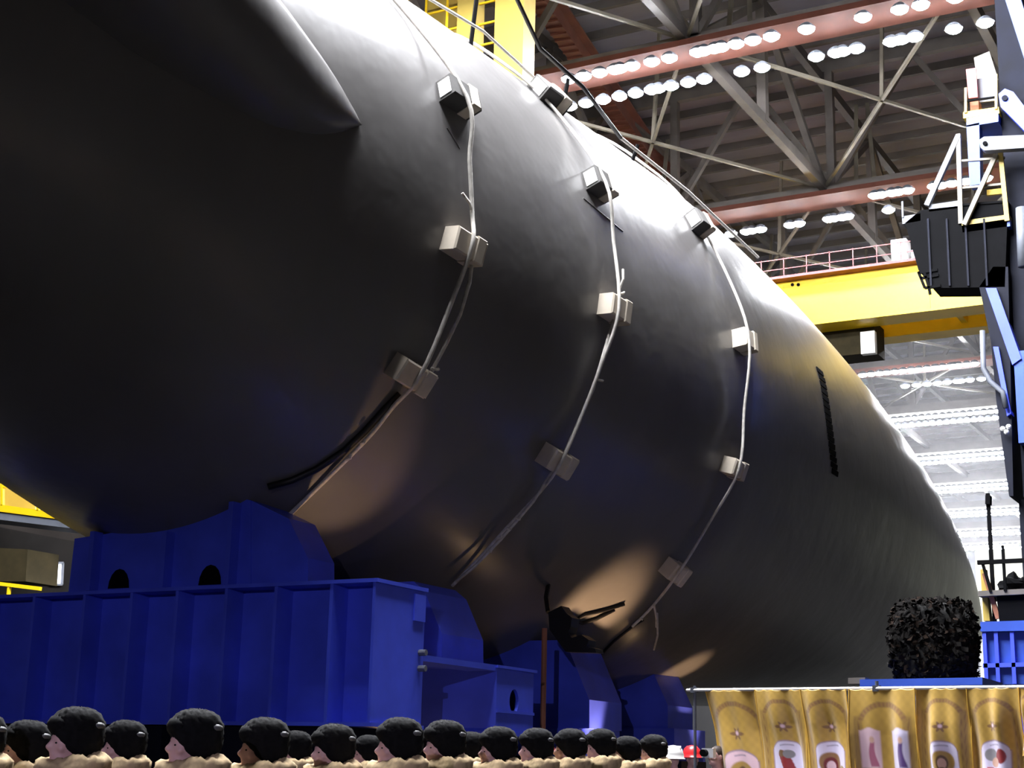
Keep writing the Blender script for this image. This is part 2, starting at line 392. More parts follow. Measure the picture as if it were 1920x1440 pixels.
def rope(pts, tops, label, ties, strand2=None, rad=.04):
    path = rope_path(pts, tops)
    c = path[len(path)//2]
    t = thing('lashing_rope', label, 'rope', path[-1])
    MB().tube(path, rad, 6).build('strand', ROPE, t, smooth=True)
    if strand2:
        q = [hull_ray(*p, .2) for p in strand2]
        MB().tube([hs(a, b, .2) for a, b in q], rad*.85, 6).build('strand', ROPE, t, smooth=True)
    for (p, e) in ties:
        a, b = hull_ray(*p, .2), hull_ray(*e, .2)
        MB().tube([hs(a[0], a[1], .2), hs((a[0]+b[0])/2, (a[1]+b[1])/2, .24), hs(b[0], b[1], .2)], rad*.7, 5).build('loose_end', ROPE, t)
    return t
rope(R1, (18.7, 20.7), 'pale rope draped over the hull next to the side fin, doubled in its middle', [((886,400),(866,362)), ((808,690),(822,692)), ((676,832),(684,822)), ((650,862),(658,850))],
     [(888,470),(880,530),(862,590),(836,645),(812,690),(802,712)])
rope(R2, (24.1, 25.8), 'pale rope draped over the hull between the two other ropes', [((1160,545),(1168,505)), ((1158,552),(1170,548)), ((1118,712),(1130,714)), ((968,972),(975,970)), ((950,990),(957,992)), ((935,1008),(940,1004)), ((915,1032),(922,1030))],
     [(1150,600),(1112,730),(1060,845),(1000,940),(940,1010),(890,1062),(855,1090)], .036)
rope(R3, (30.3, 31.3), 'thin pale rope draped over the hull close to the flood slots', [((1226,1135),(1230,1175)), ((1232,1150),(1226,1218)), ((1200,1158),(1204,1160))], None, .034)
def block(px, py, wd, hd, label, dark=False, tilt=0., ya=None):
    q = hull_ray(px, py, .17) if ya is None else ya
    y, a = q; p = hs(y, a, 0); e = 1e-2
    nrm = Vector((math.cos(math.radians(a)), 0, math.sin(math.radians(a))))
    ty = (hs(y+.3, a)-hs(y-.3, a)).normalized(); tz = nrm.cross(ty).normalized()
    nrm = ty.cross(tz).normalized()
    if nrm.x*math.cos(math.radians(a))+nrm.z*math.sin(math.radians(a)) < 0: nrm = -nrm
    c, s = math.cos(tilt), math.sin(tilt); ty, tz = ty*c+tz*s, tz*c-ty*s
    th = .34
    def bx(u0, u1, v0, v1, n0, n1, bev=.03):
        b = MB(); vs = []
        for nn, k in ((n0, 0), (n1-bev, 0), (n1, bev)):
            vs += [p+ty*u+tz*v+nrm*nn for u, v in ((u0+k, v0+k), (u1-k, v0+k), (u1-k, v1-k), (u0+k, v1-k))]
        return b.add(vs, [(3,2,1,0), (8,9,10,11)]+[(j*4+i, j*4+(i+1) % 4, j*4+4+(i+1) % 4, j*4+4+i) for j in (0, 1) for i in range(4)])
    t = thing('foam_block', label, 'block', p)
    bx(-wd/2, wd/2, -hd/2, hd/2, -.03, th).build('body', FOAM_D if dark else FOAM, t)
    bx(wd*.12, wd*.42, -hd/2-.02, hd/2+.02, -.02, th+.02, .02).build('wrap', FOAM, t)
    if dark: bx(-wd/2-.015, -wd/2+.015, -hd*.38, hd*.38, .04, th*.85, .01).build('end_face', WHITE, t)
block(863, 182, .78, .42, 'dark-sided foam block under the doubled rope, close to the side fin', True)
block(873, 464, .78, .42, 'pale foam block where the doubled rope begins to part')
block(775, 706, .82, .42, 'pale foam block at the lower end of the doubled rope')
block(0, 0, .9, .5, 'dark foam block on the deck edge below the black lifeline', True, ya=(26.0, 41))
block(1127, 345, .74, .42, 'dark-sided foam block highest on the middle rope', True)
block(1155, 581, .72, .42, 'pale foam block below the frayed knot of the middle rope')
block(1047, 866, .8, .42, 'pale foam block on the low bend of the middle rope')
block(1313, 418, .62, .45, 'dark foam block on the hull edge on the thin rope', True)
block(1398, 640, .6, .42, 'small pale foam block in the middle of the thin rope')
block(1378, 879, .6, .36, 'small flat foam block below the middle of the thin rope')
block(1268, 1073, .66, .4, 'small shaded foam block lowest on the thin rope')
# deck lifeline: stanchions on the turn of the deck and a rope over them
t = thing('deck_lifeline', 'black and white rope rail along the upper edge of the hull', 'rope', hs(24, 52))
tops = [hs(22.0, 50, 1.5), hs(24.3, 49, 1.35), hs(25.7, 47, .75), hs(27.2, 45, .65), hs(29.5, 46, .25), hs(33, 46, .2), hs(38.0, 46, .2)]
MB().tube(tops[:5], .05, 6).build('rope', HOSE, t, smooth=True)
MB().tube(tops[3:], .04, 6).build('rope', ROPE, t, smooth=True)
MB().tube([hs(22.6, 49, .25), hs(24.2, 48, .35), hs(26, 46, .2)], .03, 6).build('rope', ROPE, t, smooth=True)
for y, a, hgt in ((22.0, 50, 1.6), (24.3, 49, 1.45), (27.2, 45, .75), (30.4, 46, .4)):
    MB().tube([hs(y, a, -.05), hs(y, a, -.05)+Vector((.15, 0, hgt))], .045, 6).build('stanchion', BLACK, t)
# black hoses on the flank
def hose(pts, label, rad=.05):
    P = []
    for p in pts:
        q = hull_ray(*p)
        if q: P.append(hs(q[0], q[1], rad))
    return tag(MB().tube(P, rad, 6).build('hose', HOSE, None, smooth=True), label, 'hose')
hose([(500,907),(545,895),(590,875),(640,842),(680,805),(720,760),(745,735)], 'black hose lying on the hull beside the lower end of the doubled rope', .06)
hose([(1168,1130),(1130,1142),(1095,1150),(1075,1160),(1090,1166),(1115,1158),(1150,1140)], 'looped black cable on the warm-lit underside of the hull', .04)
hose([(1125,1225),(1150,1200),(1185,1172),(1205,1160)], 'thin black cable running up the hull from the warm-lit patch', .03)

# ------------------------------------------------------------------ blue transport cradles
def cyl(mb, c, ax, r, n=16):
    c, ax = Vector(c), Vector(ax); return mb.tube([c-ax/2, c+ax/2], r, n)
def bogie(t, x, y0, y1, z1):
    MB().span((x-1.1, y0, .75), (x+1.1, y1, z1)).build('bogie_frame', NAVY, t)
    for dx in (-.7, .7):
        for yv in (y0+.15, y1-.15): cyl(MB(), (x+dx, yv, .42), (0, .25, 0), .42).build('wheel', BLACK, t)
# first cradle: deep ribbed box beam and a saddle on top
Y1 = 20.0; e0 = at(703, 1084, y=Y1); XE = e0.x; ZT = e0.z; ZB = at(690, 1362, y=Y1).z; Y1b = at(796, 1106, x=XE).y
XW = -24.0
c1 = thing('transport_cradle', 'deep ribbed blue steel cradle beam with a saddle, tallest of the cradles', 'cradle', ((XE+XW)/2, Y1, 0))
MB().span((XW, Y1+.42, ZB+.06), (XE-.03, Y1b-.05, ZT-.06)).build('box_web', BLUE, c1)
MB().span((XW, Y1-.02, ZT-.06), (XE+.06, Y1b+.03, ZT)).build('top_flange', BLUE, c1)
MB().span((XW, Y1-.02, ZB), (XE+.06, Y1b+.03, ZB+.06)).build('bottom_flange', BLUE, c1)
MB().span((XE-.03, Y1, ZB+.06), (XE+.02, Y1b, ZT-.06)).build('end_plate', BLUE, c1)
for px in (-30, 66, 160, 248, 333, 425, 518, 622):
    xr = at(px, 1100, y=Y1).x
    MB().span((xr-.03, Y1, ZB+.06), (xr+.03, Y1+.42, ZT-.06)).build('rib', BLUE, c1)
for dz in (.95, 1.2):
    b = MB(); cyl(b, (XE+.08, Y1b-.12, ZB+dz), (.14, 0, 0), .05, 8); b.build('bolt', GREY, c1)
MB().span((XE+.02, Y1b-.35, ZT-.55), (XE+.05, Y1b-.02, ZT-.12)).build('gusset', BLUE, c1)
ysd = 20.55
pol = [at(p, q, y=ysd) for p, q in ((128,1112), (140,1010), (300,985), (430,930), (470,938), (470,1112))]
sd = MB().prism(pol, (0, .75, 0)).build('saddle', BLUE, c1)
pol = [at(p, q, y=ysd) for p, q in ((470,938), (540,972), (576,1046), (576,1100), (470,1112))]
MB().prism([v+Vector((0, .02, 0)) for v in pol], (0, .75, 0)).build('saddle_end', BLUE, c1)
for px in (180, 316, 438):
    a, b = at(px, 1110, y=ysd), at(px, 1000 if px < 400 else 945, y=ysd)
    MB().span((a.x-.05, ysd-.22, a.z), (a.x+.05, ysd, b.z)).build('rib', BLUE, sd)
for px, py in ((222, 1090), (393, 1083)):
    a = at(px, py, y=ysd-.02); b = MB()
    b.add([(a.x+.24*math.cos(k*math.pi/8), ysd-.015, a.z-.12+.34*math.sin(k*math.pi/8)) for k in range(9)]+[(a.x+.24*math.cos(k*math.pi/8), ysd+.02, a.z-.12+.34*math.sin(k*math.pi/8)) for k in range(9)],
          [tuple(range(9)), tuple(range(17, 8, -1))]+[(k, k+1, k+10, k+9) for k in range(8)]); b.build('hand_hole', BLACK, sd)
for x in (-15.2, -18.6, -22.): bogie(c1, x, Y1+.1, Y1b-.1, ZB)
def prof_saddle(t, px_pts, y, dy, xw, m=BLUE):
    """saddle block: the outline of its right end at depth y, going on to the left under the hull"""
    P = [at(p, q, y=y) for p, q in px_pts]
    pol = [Vector((xw, y, P[-1].z)), Vector((xw, y, P[0].z))]+P
    return MB().prism(pol, (0, dy, 0)).build('saddle', m, t)
# second cradle: low box with an oval hole in its end, saddle arm behind
a = at(932, 1247, x=XE); Y2 = a.y; Z2 = a.z; Y2b = at(1001, 1256, x=XE).y; Z2b = ZB
c2 = thing('transport_cradle', 'low blue cradle box with an oval hole in its end plate', 'cradle', (-18.5, Y2, 0))
MB().span((-23.8, Y2+.02, Z2b+.05), (XE-.06, Y2+.08, Z2-.05)).build('box_web', BLUE, c2)
MB().span((-23.8, Y2b-.08, Z2b+.05), (XE-.06, Y2b-.02, Z2-.05)).build('box_web', BLUE, c2)
MB().span((-23.8, Y2-.05, Z2-.05), (XE+.05, Y2b+.05, Z2)).build('top_flange', BLUE, c2)
MB().span((-23.8, Y2-.05, Z2b-.02), (XE+.05, Y2b+.05, Z2b+.05)).build('bottom_flange', BLUE, c2)
# end plate with a real oval hole
hc = at(964, 1315, x=XE); ep = MB(); N = 24
ring = []
for k in range(N):
    aa = 2*math.pi*k/N; ca, sa = math.cos(aa), math.sin(aa)
    ring.append((hc.y+.17*ca, hc.z+.21*sa))
def to_edge(dy, dz):
    k = min(((Y2b-hc.y) if dy > 0 else (hc.y-Y2))/max(abs(dy), 1e-6), ((Z2-.05-hc.z) if dz > 0 else (hc.z-Z2b-.05))/max(abs(dz), 1e-6))
    return hc.y+dy*k, hc.z+dz*k
outer = [to_edge(math.cos(2*math.pi*k/N), math.sin(2*math.pi*k/N)) for k in range(N)]
corner = [(Y2b, Z2-.05), (Y2, Z2-.05), (Y2, Z2b+.05), (Y2b, Z2b+.05)]
for cy, cz in corner:
    i = min(range(N), key=lambda k: (outer[k][0]-cy)**2+(outer[k][1]-cz)**2); outer[i] = (cy, cz)
vs = [(XE+dx, *q) for dx in (-.06, 0) for lst in (ring, outer) for q in lst]
fs = []
for k in range(N):
    k2 = (k+1) % N
    fs += [(k, k2, N+k2, N+k), (2*N+k, 3*N+k, 3*N+k2, 2*N+k2), (k, 2*N+k, 2*N+k2, k2), (N+k, N+k2, 3*N+k2, 3*N+k)]
ep.add(vs, fs).build('end_plate', BLUE, c2)
MB().span((XE, Y2, hc.z-.22), (XE+.03, Y2b, hc.z-.17)).build('edge_strip', BLUE, c2)
prof_saddle(c2, ((828,1246), (828,1188), (796,1108), (775,1090)), 23.0, 1.45, -23.2)
MB().span((XE-.6, Y1b, Z2-.1), (XE, Y2, Z2)).build('link_plate', BLUE, c2)
for x in (-15.2, -22.): bogie(c2, x, Y2+.1, Y2b-.1, Z2b)
c3 = thing('transport_cradle', 'dark blue cradle saddle behind the thin timber pole', 'cradle', (-18.4, 29.5, 0))
prof_saddle(c3, ((1105,1366), (1105,1312), (1066,1216), (1050,1200)), 29.5, 1.6, -22.5)
MB().span((-23, 29.3, ZB-.3), (-14.4, 31.3, at(1105,1366,y=29.5).z)).build('base_beam', BLUE, c3)
for x in (-15.6, -21.5): bogie(c3, x, 29.5, 31.1, ZB-.3)
c4 = thing('transport_cradle', 'small dark blue cradle saddle beside the gold banners, deepest under the hull', 'cradle', (-18.2, 35.5, 0))
prof_saddle(c4, ((1252,1366), (1252,1322), (1226,1264), (1215,1252)), 35.5, 1.6, -22)
MB().span((-22.5, 35.3, ZB-.3), (-14.8, 37.3, at(1252,1366,y=35.5).z)).build('base_beam', BLUE, c4)
for x in (-15.8, -21): bogie(c4, x, 35.5, 37.1, ZB-.3)
# timber pole standing under the hull
p = at(1018, 1360, y=26.8); q = at(1021, 1178, y=26.8)
tag(MB().tube([(p.x, 26.8, 0), (q.x, 26.8, q.z)], .055, 8).build('timber_pole', TIMBER), 'thin upright red-brown timber pole under the hull', 'pole')
# black tackle hanging under the hull
p = at(1068, 1175, y=27.6)
t = thing('hanging_tackle', 'black ragged tackle hanging under the hull beside the warm-lit patch', 'tackle', (p.x, 27.6, p.z))
pol = [at(a, b, y=27.6) for a, b in ((1028,1148),(1052,1136),(1062,1150),(1072,1158),(1070,1175),(1064,1186),(1072,1196),(1090,1190),(1104,1200),(1100,1212),(1116,1216),(1118,1224),(1060,1222),(1030,1180))]
MB().prism(pol, (0, .35, 0)).build('body', HOSE, t)
MB().tube([at(1028,1148,y=27.7), at(1024,1120,y=27.9), at(1030,1085,y=28.2)], .05, 6).build('hanger', HOSE, t)

# warm work lamps on the floor under the hull
def work_light(loc, aim, power, label, size=70, blend=.5):
    loc, aim = Vector(loc), Vector(aim); d = (aim-loc).normalized()
    t = thing('work_light', label, 'lamp', loc)
    sd = d.cross(Vector((0, 0, 1))).normalized(); u = sd.cross(d)
    MB().bar(loc-d*.22, loc-d*.05, .34, .26).build('housing', BLACK, t)
    MB().bar(loc-d*.05, loc-d*.03, .3, .22).build('lens', WARM, t)
    MB().bar((loc.x, loc.y, 0), (loc.x, loc.y, loc.z-.1), .05).build('stand', BLACK, t)
    ld = bpy.data.lights.new('work_light_beam', 'SPOT'); ld.energy = power; ld.color = (1, .62, .34); ld.spot_size = math.radians(size); ld.spot_blend = blend; ld.shadow_soft_size = .1
    lo = bpy.data.objects.new('work_light_beam', ld); COL.objects.link(lo); lo.parent = t
    lo.rotation_euler = d.to_track_quat('-Z', 'Y').to_euler()
# stage floodlight on a mast behind the spectators: the violet light on their faces
def floodlight(loc, aim, power):
    loc, aim = Vector(loc), Vector(aim); d = (aim-loc).normalized()
    t = thing('stage_floodlight', 'violet-white stage floodlight on a mast behind the spectators', 'lamp', (loc.x, loc.y, 0))
    MB().bar((loc.x, loc.y, 0), (loc.x, loc.y, loc.z-.3), .14).build('mast', BLACK, t)
    MB().bar(loc-d*.6, loc-d*.12, .8, .6).build('housing', BLACK, t)
    MB().bar(loc-d*.12, loc-d*.08, .7, .5).build('lens', mat('violet_lens', (255, 255, 255), .5, var=0, emit=((.75, .7, 1), 30.0)), t)
    hd = Vector((aim.x-loc.x, aim.y-loc.y, 0)).normalized(); sd = Vector((-hd.y, hd.x, 0)); pe = loc+hd*1.5
    MB().prism([pe+sd*1.1+Vector((0, 0, -.06)), pe-sd*1.1+Vector((0, 0, -.06)), pe-sd*1.1+Vector((0, 0, 1.2)), pe+sd*1.1+Vector((0, 0, 1.2))], hd*.03).build('light_flap', BLACK, t)  # unseen flap added to keep the flood's light off the hull flank
    for s_ in (-1, 1): MB().bar(loc+sd*s_*.38+Vector((0, 0, .25)), pe+sd*s_*.38+Vector((0, 0, .25)), .05).build('flap_arm', BLACK, t)
    ld = bpy.data.lights.new('floodlight_beam', 'SPOT'); ld.energy = power; ld.color = (.74, .7, 1); ld.spot_size = math.radians(52); ld.spot_blend = .6; ld.shadow_soft_size = .07
    lo = bpy.data.objects.new('floodlight_beam', ld); COL.objects.link(lo); lo.parent = t; lo.location = (0, 0, loc.z)
    lo.rotation_euler = d.to_track_quat('-Z', 'Y').to_euler()
floodlight((6, -22, 8), (-14, 17, .2), 10500)
work_light((-14.6, 22.3, 1.0), hs(21.3, -54), 520, 'warm work lamp on the floor between the ribbed beam and the boxed cradle', 34, .7)
work_light((-13.9, 29.6, 1.0), hs(30.0, -53), 2600, 'warm work lamp on the floor beside the timber pole', 34, .8)
work_light((-13.8, 36.6, .9), hs(36.6, -62), 900, 'warm work lamp on the floor beside the smallest blue saddle', 30, .8)

# ------------------------------------------------------------------ yellow bridge crane
YC = 76.0
c = thing('bridge_crane', 'bright yellow overhead bridge crane spanning the hall under the lamp rows', 'crane', (-19, YC, 20))
zt, zb_ = at(1600, 512, y=YC).z, at(1650, 590, y=YC).z
MB().span((XL+1, YC, zb_), (XR-1, YC+1.4, zt)).build('girder', YEL, c)
MB().span((XL+1, YC+3.6, zb_-.2), (XR-1, YC+5.0, zt-.2)).build('girder', YEL, c)
MB().span((XL+1, YC-.12, zb_-.14), (XR-1, YC+1.55, zb_)).build('bottom_flange', YEL, c)
MB().span((XL+1, YC-.7, zt), (XR-1, YC+1.6, zt+.14)).build('walkway', RED_R, c)
for i in range(22):
    x = -34+i*1.25
    MB().bar((x, YC-.6, zt+.1), (x, YC-.6, zt+1.15), .045).build('railing_post', RED_R, c)
for dz in (.55, 1.1): MB().bar((-35, YC-.6, zt+dz), (-4, YC-.6, zt+dz), .045).build('handrail', RED_R, c)
for px in (1486, 1497):
    p = at(px, 534, y=YC); b = MB(); cyl(b, (p.x, YC-.01, p.z), (0, .06, 0), .09, 10); b.build('bolt', BLACK, c)
p = at(1742, 560, y=YC); MB().span((p.x-.05, YC-.03, zb_), (p.x+.05, YC, zt)).build('joint_plate', YEL, c)
p = at(1690, 475, y=YC)
b = MB().span((p.x-.55, YC+.1, zt+.14), (p.x+.25, YC+1., zt+1.55)); b.build('motor_box', WHITE, c)
b = MB().span((p.x+.45, YC+.2, zt+.14), (p.x+1.2, YC+1., zt+.9)); b.build('motor_box', GREY, c)
p = at(1610, 660, y=YC+3)
tr = MB().span((p.x-1.6, YC+1.6, p.z-.5), (p.x+1.3, YC+3.4, p.z+1.2)).build('trolley', OLIVE, c)
MB().span((p.x+.6, YC+1.3, p.z-.6), (p.x+1.35, YC+1.7, p.z+.6)).build('hoist_drum', WHITE, tr)
for i in range(5): MB().span((-32+i*5, YC+1.4, zb_+.1), (-31.7+i*5, YC+3.6, zb_+.5)).build('cross_tie', YEL, c)

# yellow tower behind the hull
YT = 45.0
t = thing('crane_tower', 'pale yellow steel tower with railed landings standing behind the hull', 'tower', (-27, YT, 0))
def px_x(px, py, y): return at(px, py, y=y).x
for x0, x1, m, dy in ((px_x(856,60,YT), px_x(892,60,YT), YEL_P, .6), (px_x(927,60,YT), px_x(957,60,YT), YEL_P, .6), (px_x(957,60,YT), px_x(981,60,YT), YEL_P, .9)):
    MB().span((x0, YT, 0), (x1, YT+dy, 34)).build('column', m, t)
MB().span((px_x(760,60,YT), YT+1.5, 0), (px_x(858,60,YT), YT+1.7, 34)).build('back_panel', YEL_P, t)
MB().span((px_x(890,60,YT), YT+1.5, 0), (px_x(930,60,YT), YT+1.7, 34)).build('back_panel', OLIVE, t)
for k in range(9):
    z_ = 24.2+k*.85
    MB().bar((px_x(740,60,YT), YT+.2, z_), (px_x(857,60,YT), YT+.2, z_), .07).build('handrail', YEL, t)
    MB().bar((px_x(892,60,YT), YT+.2, z_-.1), (px_x(930,60,YT), YT+.2, z_-.1), .07).build('handrail', YEL, t)
for px in (792, 832): MB().bar((px_x(px,60,YT), YT+.2, 22), (px_x(px,60,YT), YT+.2, 33), .07).build('railing_post', YEL, t)

# ------------------------------------------------------------------ blue service gantry on the right
YG = 40.0
def pp(*pts, y=YG): return [at(p, q, y=y) for p, q in pts]
g = thing('service_gantry', 'tall dark blue service gantry with ladders and landings facing the bow', 'gantry', (-7.4, YG, 0))
a, b2 = at(1884, 400, y=YG), at(1960, 400, y=YG)
MB().span((a.x, YG+.3, at(1890,930,y=YG).z), (b2.x, YG+2.6, 26)).build('column', NAVY, g)
MB().span((at(1905,1000,y=YG).x, YG+.6, 0), (b2.x, YG+2.0, at(1890,930,y=YG).z)).build('column', NAVY, g)
MB().prism(pp((1836,538),(1862,500),(1890,500),(1900,930),(1892,930),(1868,752),(1858,640)), (0, 1.6, 0)).build('bracket', NAVY, g)
MB().prism(pp((1872,-40),(1902,-40),(1965,160),(1938,165), y=YG-.2), (0, .8, 0)).build('brace', BLUE_L, g)
MB().prism(pp((1848,540),(1868,540),(1915,672),(1898,684), y=YG-.15), (0, .5, 0)).build('brace', BLUE, g)
MB().prism(pp((1862,650),(1872,650),(1896,775),(1888,780), y=YG-.1), (0, .4, 0)).build('brace', BLUE, g)
MB().span((at(1906,740,y=YG).x, YG-.1, at(1910,832,y=YG).z), (at(1950,740,y=YG).x, YG+.3, at(1910,660,y=YG).z)).build('panel', BLUE_L, g)
lug = MB().prism(pp((1872,176),(1884,166),(1900,172),(1925,205),(1925,250),(1898,222),(1876,200), y=YG-.1), (0, .25, 0)).build('lug', BLUE, g)
b = MB(); q = at(1884, 184, y=YG-.12); cyl(b, q, (0, .05, 0), .08, 12); b.build('pin', NAVY, lug)
arm = MB().prism(pp((1836,262),(1845,256),(1940,252),(1940,276),(1845,282),(1838,276), y=YG-.5), (0, .25, 0)).build('strut', GREY, g)
b = MB(); q = at(1847, 269, y=YG-.52); cyl(b, q, (0, .05, 0), .06, 12); b.build('pin', BLACK, arm)
MB().prism(pp((1812,235),(1836,230),(1838,345),(1818,348)), (0, .4, 0)).build('post', BLUE_L, g)
# upper landing
up = MB().prism(pp((1806,210),(1872,200),(1874,212),(1806,222)), (0, 1.4, 0)).build('landing', YEL, g)
MB().prism(pp((1812,222),(1872,212),(1872,228),(1812,238)), (0, 1.2, 0)).build('fascia', BLUE_L, up)
for px, y0, y1 in ((1811,165,212), (1868,140,205)): MB().bar(at(px,y0,y=YG), at(px,y1,y=YG), .07).build('railing_post', YEL_P, up)
MB().bar(at(1811,190,y=YG), at(1868,182,y=YG), .05).build('handrail', BLACK, up)
MB().prism(pp((1811,130),(1830,127),(1833,182),(1816,184), y=YG+.3), (0, .05, 0)).build('pink_board', PINK, up)
MB().prism(pp((1832,148),(1866,142),(1868,188),(1834,192), y=YG+.5), (0, .05, 0)).build('grey_board', GREY, up)
MB().prism(pp((1826,108),(1855,96),(1872,150),(1832,152), y=YG+.9), (0, .05, 0)).build('grey_board', STEEL_L, up)
MB().span((at(1816,195,y=YG).x, YG+.2, at(1816,206,y=YG).z), (at(1832,195,y=YG).x, YG+.6, at(1816,184,y=YG).z)).build('crate', TIMBER, up)
# ladder cage with yellow posts
lc = MB().prism(pp((1803,424),(1893,410),(1894,424),(1805,436)), (0, 1.2, 0)).build('landing', BLUE_L, g)
MB().prism(pp((1803,414),(1892,402),(1892,410),(1803,423), y=YG-.03), (0, 1.2, 0)).build('kick_plate', YEL_P, lc)
for p0, p1, m in (((1797,252),(1802,420), STEEL_L), ((1876,285),(1889,415), YEL_P)): MB().bar(at(*p0, y=YG), at(*p1, y=YG), .12).build('railing_post', m, lc)
for y0, y1, m in ((302,296,STEEL_L), (353,345,STEEL_L), (385,378,BLACK)): MB().bar(at(1799,y0,y=YG), at(1884,y1,y=YG), .06).build('handrail', m, lc)
MB().bar(at(1868,290,y=YG-.1), at(1808,422,y=YG-.1), .12).build('brace', STEEL_L, lc)
MB().prism(pp((1850,356),(1886,352),(1887,362),(1850,366), y=YG+.6), (0, .1, 0)).build('kick_plate', YEL, lc)
MB().bar(at(1797,256,y=YG), at(1738,386,y=YG), .14).build('stay', GREY, g)
MB().tube([at(1842,620,y=YG-.2), at(1844,690,y=YG-.2), at(1856,715,y=YG-.2), at(1880,735,y=YG-.2), at(1886,765,y=YG-.2)], .07, 8).build('pipe', GREY, g, smooth=True)
MB().tube([at(1916,390,y=YG-.3), at(1920,500,y=YG-.3)], .16, 10).build('pipe', GREY, g, smooth=True)
for px, py in ((1880,804),(1891,800),(1887,810)):
    q = at(px, py, y=YG-.2); MB().ball(q, .07, 8, 5).build('signal_lamp', WHITE, g)
# black cabin carried by the gantry
cb = thing('control_cabin', 'black steel cabin hanging from the blue gantry under its ladder', 'cabin', at(1800, 545, y=YG))
MB().prism(pp((1697,418),(1726,394),(1890,376),(1884,538),(1748,540),(1722,506)), (0, .9, 0)).build('body', BLACK, cb)
for px in (1740, 1775, 1810, 1845): MB().bar(at(px,410,y=YG-.02), at(px+6,536,y=YG-.02), .05).build('rib', NAVY, cb)
MB().prism(pp((1742,384),(1797,376),(1797,390),(1742,397)), (0, 1.0, 0)).build('roof_box', GREY, cb)
sm = MB().prism(pp((1691,406),(1726,400),(1726,414),(1692,420)), (0, .9, 0)).build('side_landing', GREY, cb)
MB().bar(at(1692,378,y=YG), at(1693,408,y=YG), .05).build('railing_post', GREY, sm)
for p0, p1 in (((1722,510),(1734,540)),((1734,540),(1764,536)),((1734,512),(1742,540)),((1722,512),(1758,506)),((1742,540),(1744,552)),((1726,522),(1760,516))):
    MB().bar(at(*p0, y=YG), at(*p1, y=YG), .07).build('guard_bar', BLACK, cb)

# ------------------------------------------------------------------ stage at the bow: girder, platform, bundle
YB = 34.0
t = thing('support_girder', 'mid-blue ribbed steel support girder on legs right of the camouflaged bundle', 'girder', at(1880, 1283, y=YB))
p0, p1 = at(1840, 1182, y=YB), at(1960, 1282, y=YB)
MB().span((p0.x, YB+.1, p1.z), (p1.x, YB+1.2, p0.z)).build('web', BLUE_L, t)
MB().prism(pp((1838,1166),(1960,1162),(1960,1182),(1838,1184), y=YB-.05), (0, 1.4, 0)).build('top_flange', BLUE_L, t)
for px in (1846, 1868, 1898, 1930): 
    x_ = at(px, 1200, y=YB).x; MB().span((x_-.04, YB-.02, p1.z), (x_+.04, YB+.12, p0.z)).build('rib', BLUE, t)
MB().prism(pp((1843,1244),(1960,1241),(1960,1249),(1843,1252), y=YB-.02), (0, .1, 0)).build('rib', BLUE, t)
for x_ in (p0.x+.3, p1.x-.4): MB().span((x_-.2, YB+.3, 0), (x_+.2, YB+.9, p1.z)).build('leg', BLUE, t)
t = thing('observation_stand', 'dark railed observation stand with a tall mast above the blue girder', 'stand', at(1880, 1160, y=YB+1.5))
MB().prism(pp((1834,1108),(1960,1102),(1960,1112),(1834,1118), y=YB+.6), (0, 1.2, 0)).build('table_top', STEEL, t)
MB().prism(pp((1868,1114),(1960,1108),(1960,1164),(1874,1168), y=YB+.7), (0, 1.0, 0)).build('skirt', BLACK, t)
MB().bar(at(1833,1055,y=YB+.6), at(1960,1049,y=YB+.6), .09).build('handrail', BLACK, t)
MB().bar(at(1852,925,y=YB+1), at(1866,1180,y=YB+1), .08).build('mast', BLACK, t)
MB().bar(at(1849,938,y=YB+1), at(1858,938,y=YB+1), .2).build('mast_head', BLACK, t)
MB().bar(at(1880,1022,y=YB+.6), at(1885,1108,y=YB+.6), .06).build('post', BLACK, t)
MB().bar(at(1842,1055,y=YB+.6), at(1858,1110,y=YB+.6), .06).build('post', BLACK, t)
MB().prism(pp((1838,1068),(1846,1066),(1856,1164),(1844,1164), y=YB+.9), (0, .3, 0)).build('yellow_post', YEL_P, t)
MB().bar(at(1846,1075,y=YB+.8), at(1872,1160,y=YB+.8), .1).build('brace', TIMBER, t)
for i, (px, py, r_) in enumerate(((1884,1104,.16), (1902,1096,.24), (1918,1100,.2))):
    q = at(px, py, y=YB+1.1)
    tag(MB().ball((q.x, q.y, q.z), (r_, r_, r_), 9, 6, fn=lambda d: 1+.25*math.sin(9*d.x+7*d.z+i)).build('kit_bag', BLACK), ('small', 'largest', 'middle-sized')[i]+' black kit bag on the railed observation stand', 'bag')
# camouflage bundle on a narrow blue stage
YK = 30.0
t = thing('stage_platform', 'narrow bright blue stage edge under the camouflaged bundle', 'platform', at(1725, 1285, y=YK))
MB().prism(pp((1612,1274),(1842,1270),(1842,1284),(1612,1288), y=YK-.3), (0, 1.8, 0)).build('deck', BLUE_L, t)
for px in (1640, 1820):
    x_ = at(px, 1280, y=YK).x
    for yv in (YK, YK+1.2): MB().span((x_-.06, yv-.06, 0), (x_+.06, yv+.06, at(px, 1286, y=YK).z)).build('leg', NAVY, t)
MB().prism(pp((1590,1271),(1622,1270),(1622,1282),(1590,1282), y=YK-.25), (0, .3, 0)).build('end_block', STEEL, t)
bx0, bx1 = at(1682, 1268, y=YK), at(1796, 1135, y=YK)
t = thing('camouflage_bundle', 'dark shaggy bundle wrapped in camouflage net on the narrow blue stage', 'bundle', ((bx0.x+bx1.x)/2, YK+.5, bx0.z))
cx, cz, W_, H_ = (bx0.x+bx1.x)/2, (bx0.z+bx1.z)/2, bx1.x-bx0.x, bx1.z-bx0.z
NETB = mat('net_core', (12, 11, 10), .95, var=.5, scale=5)
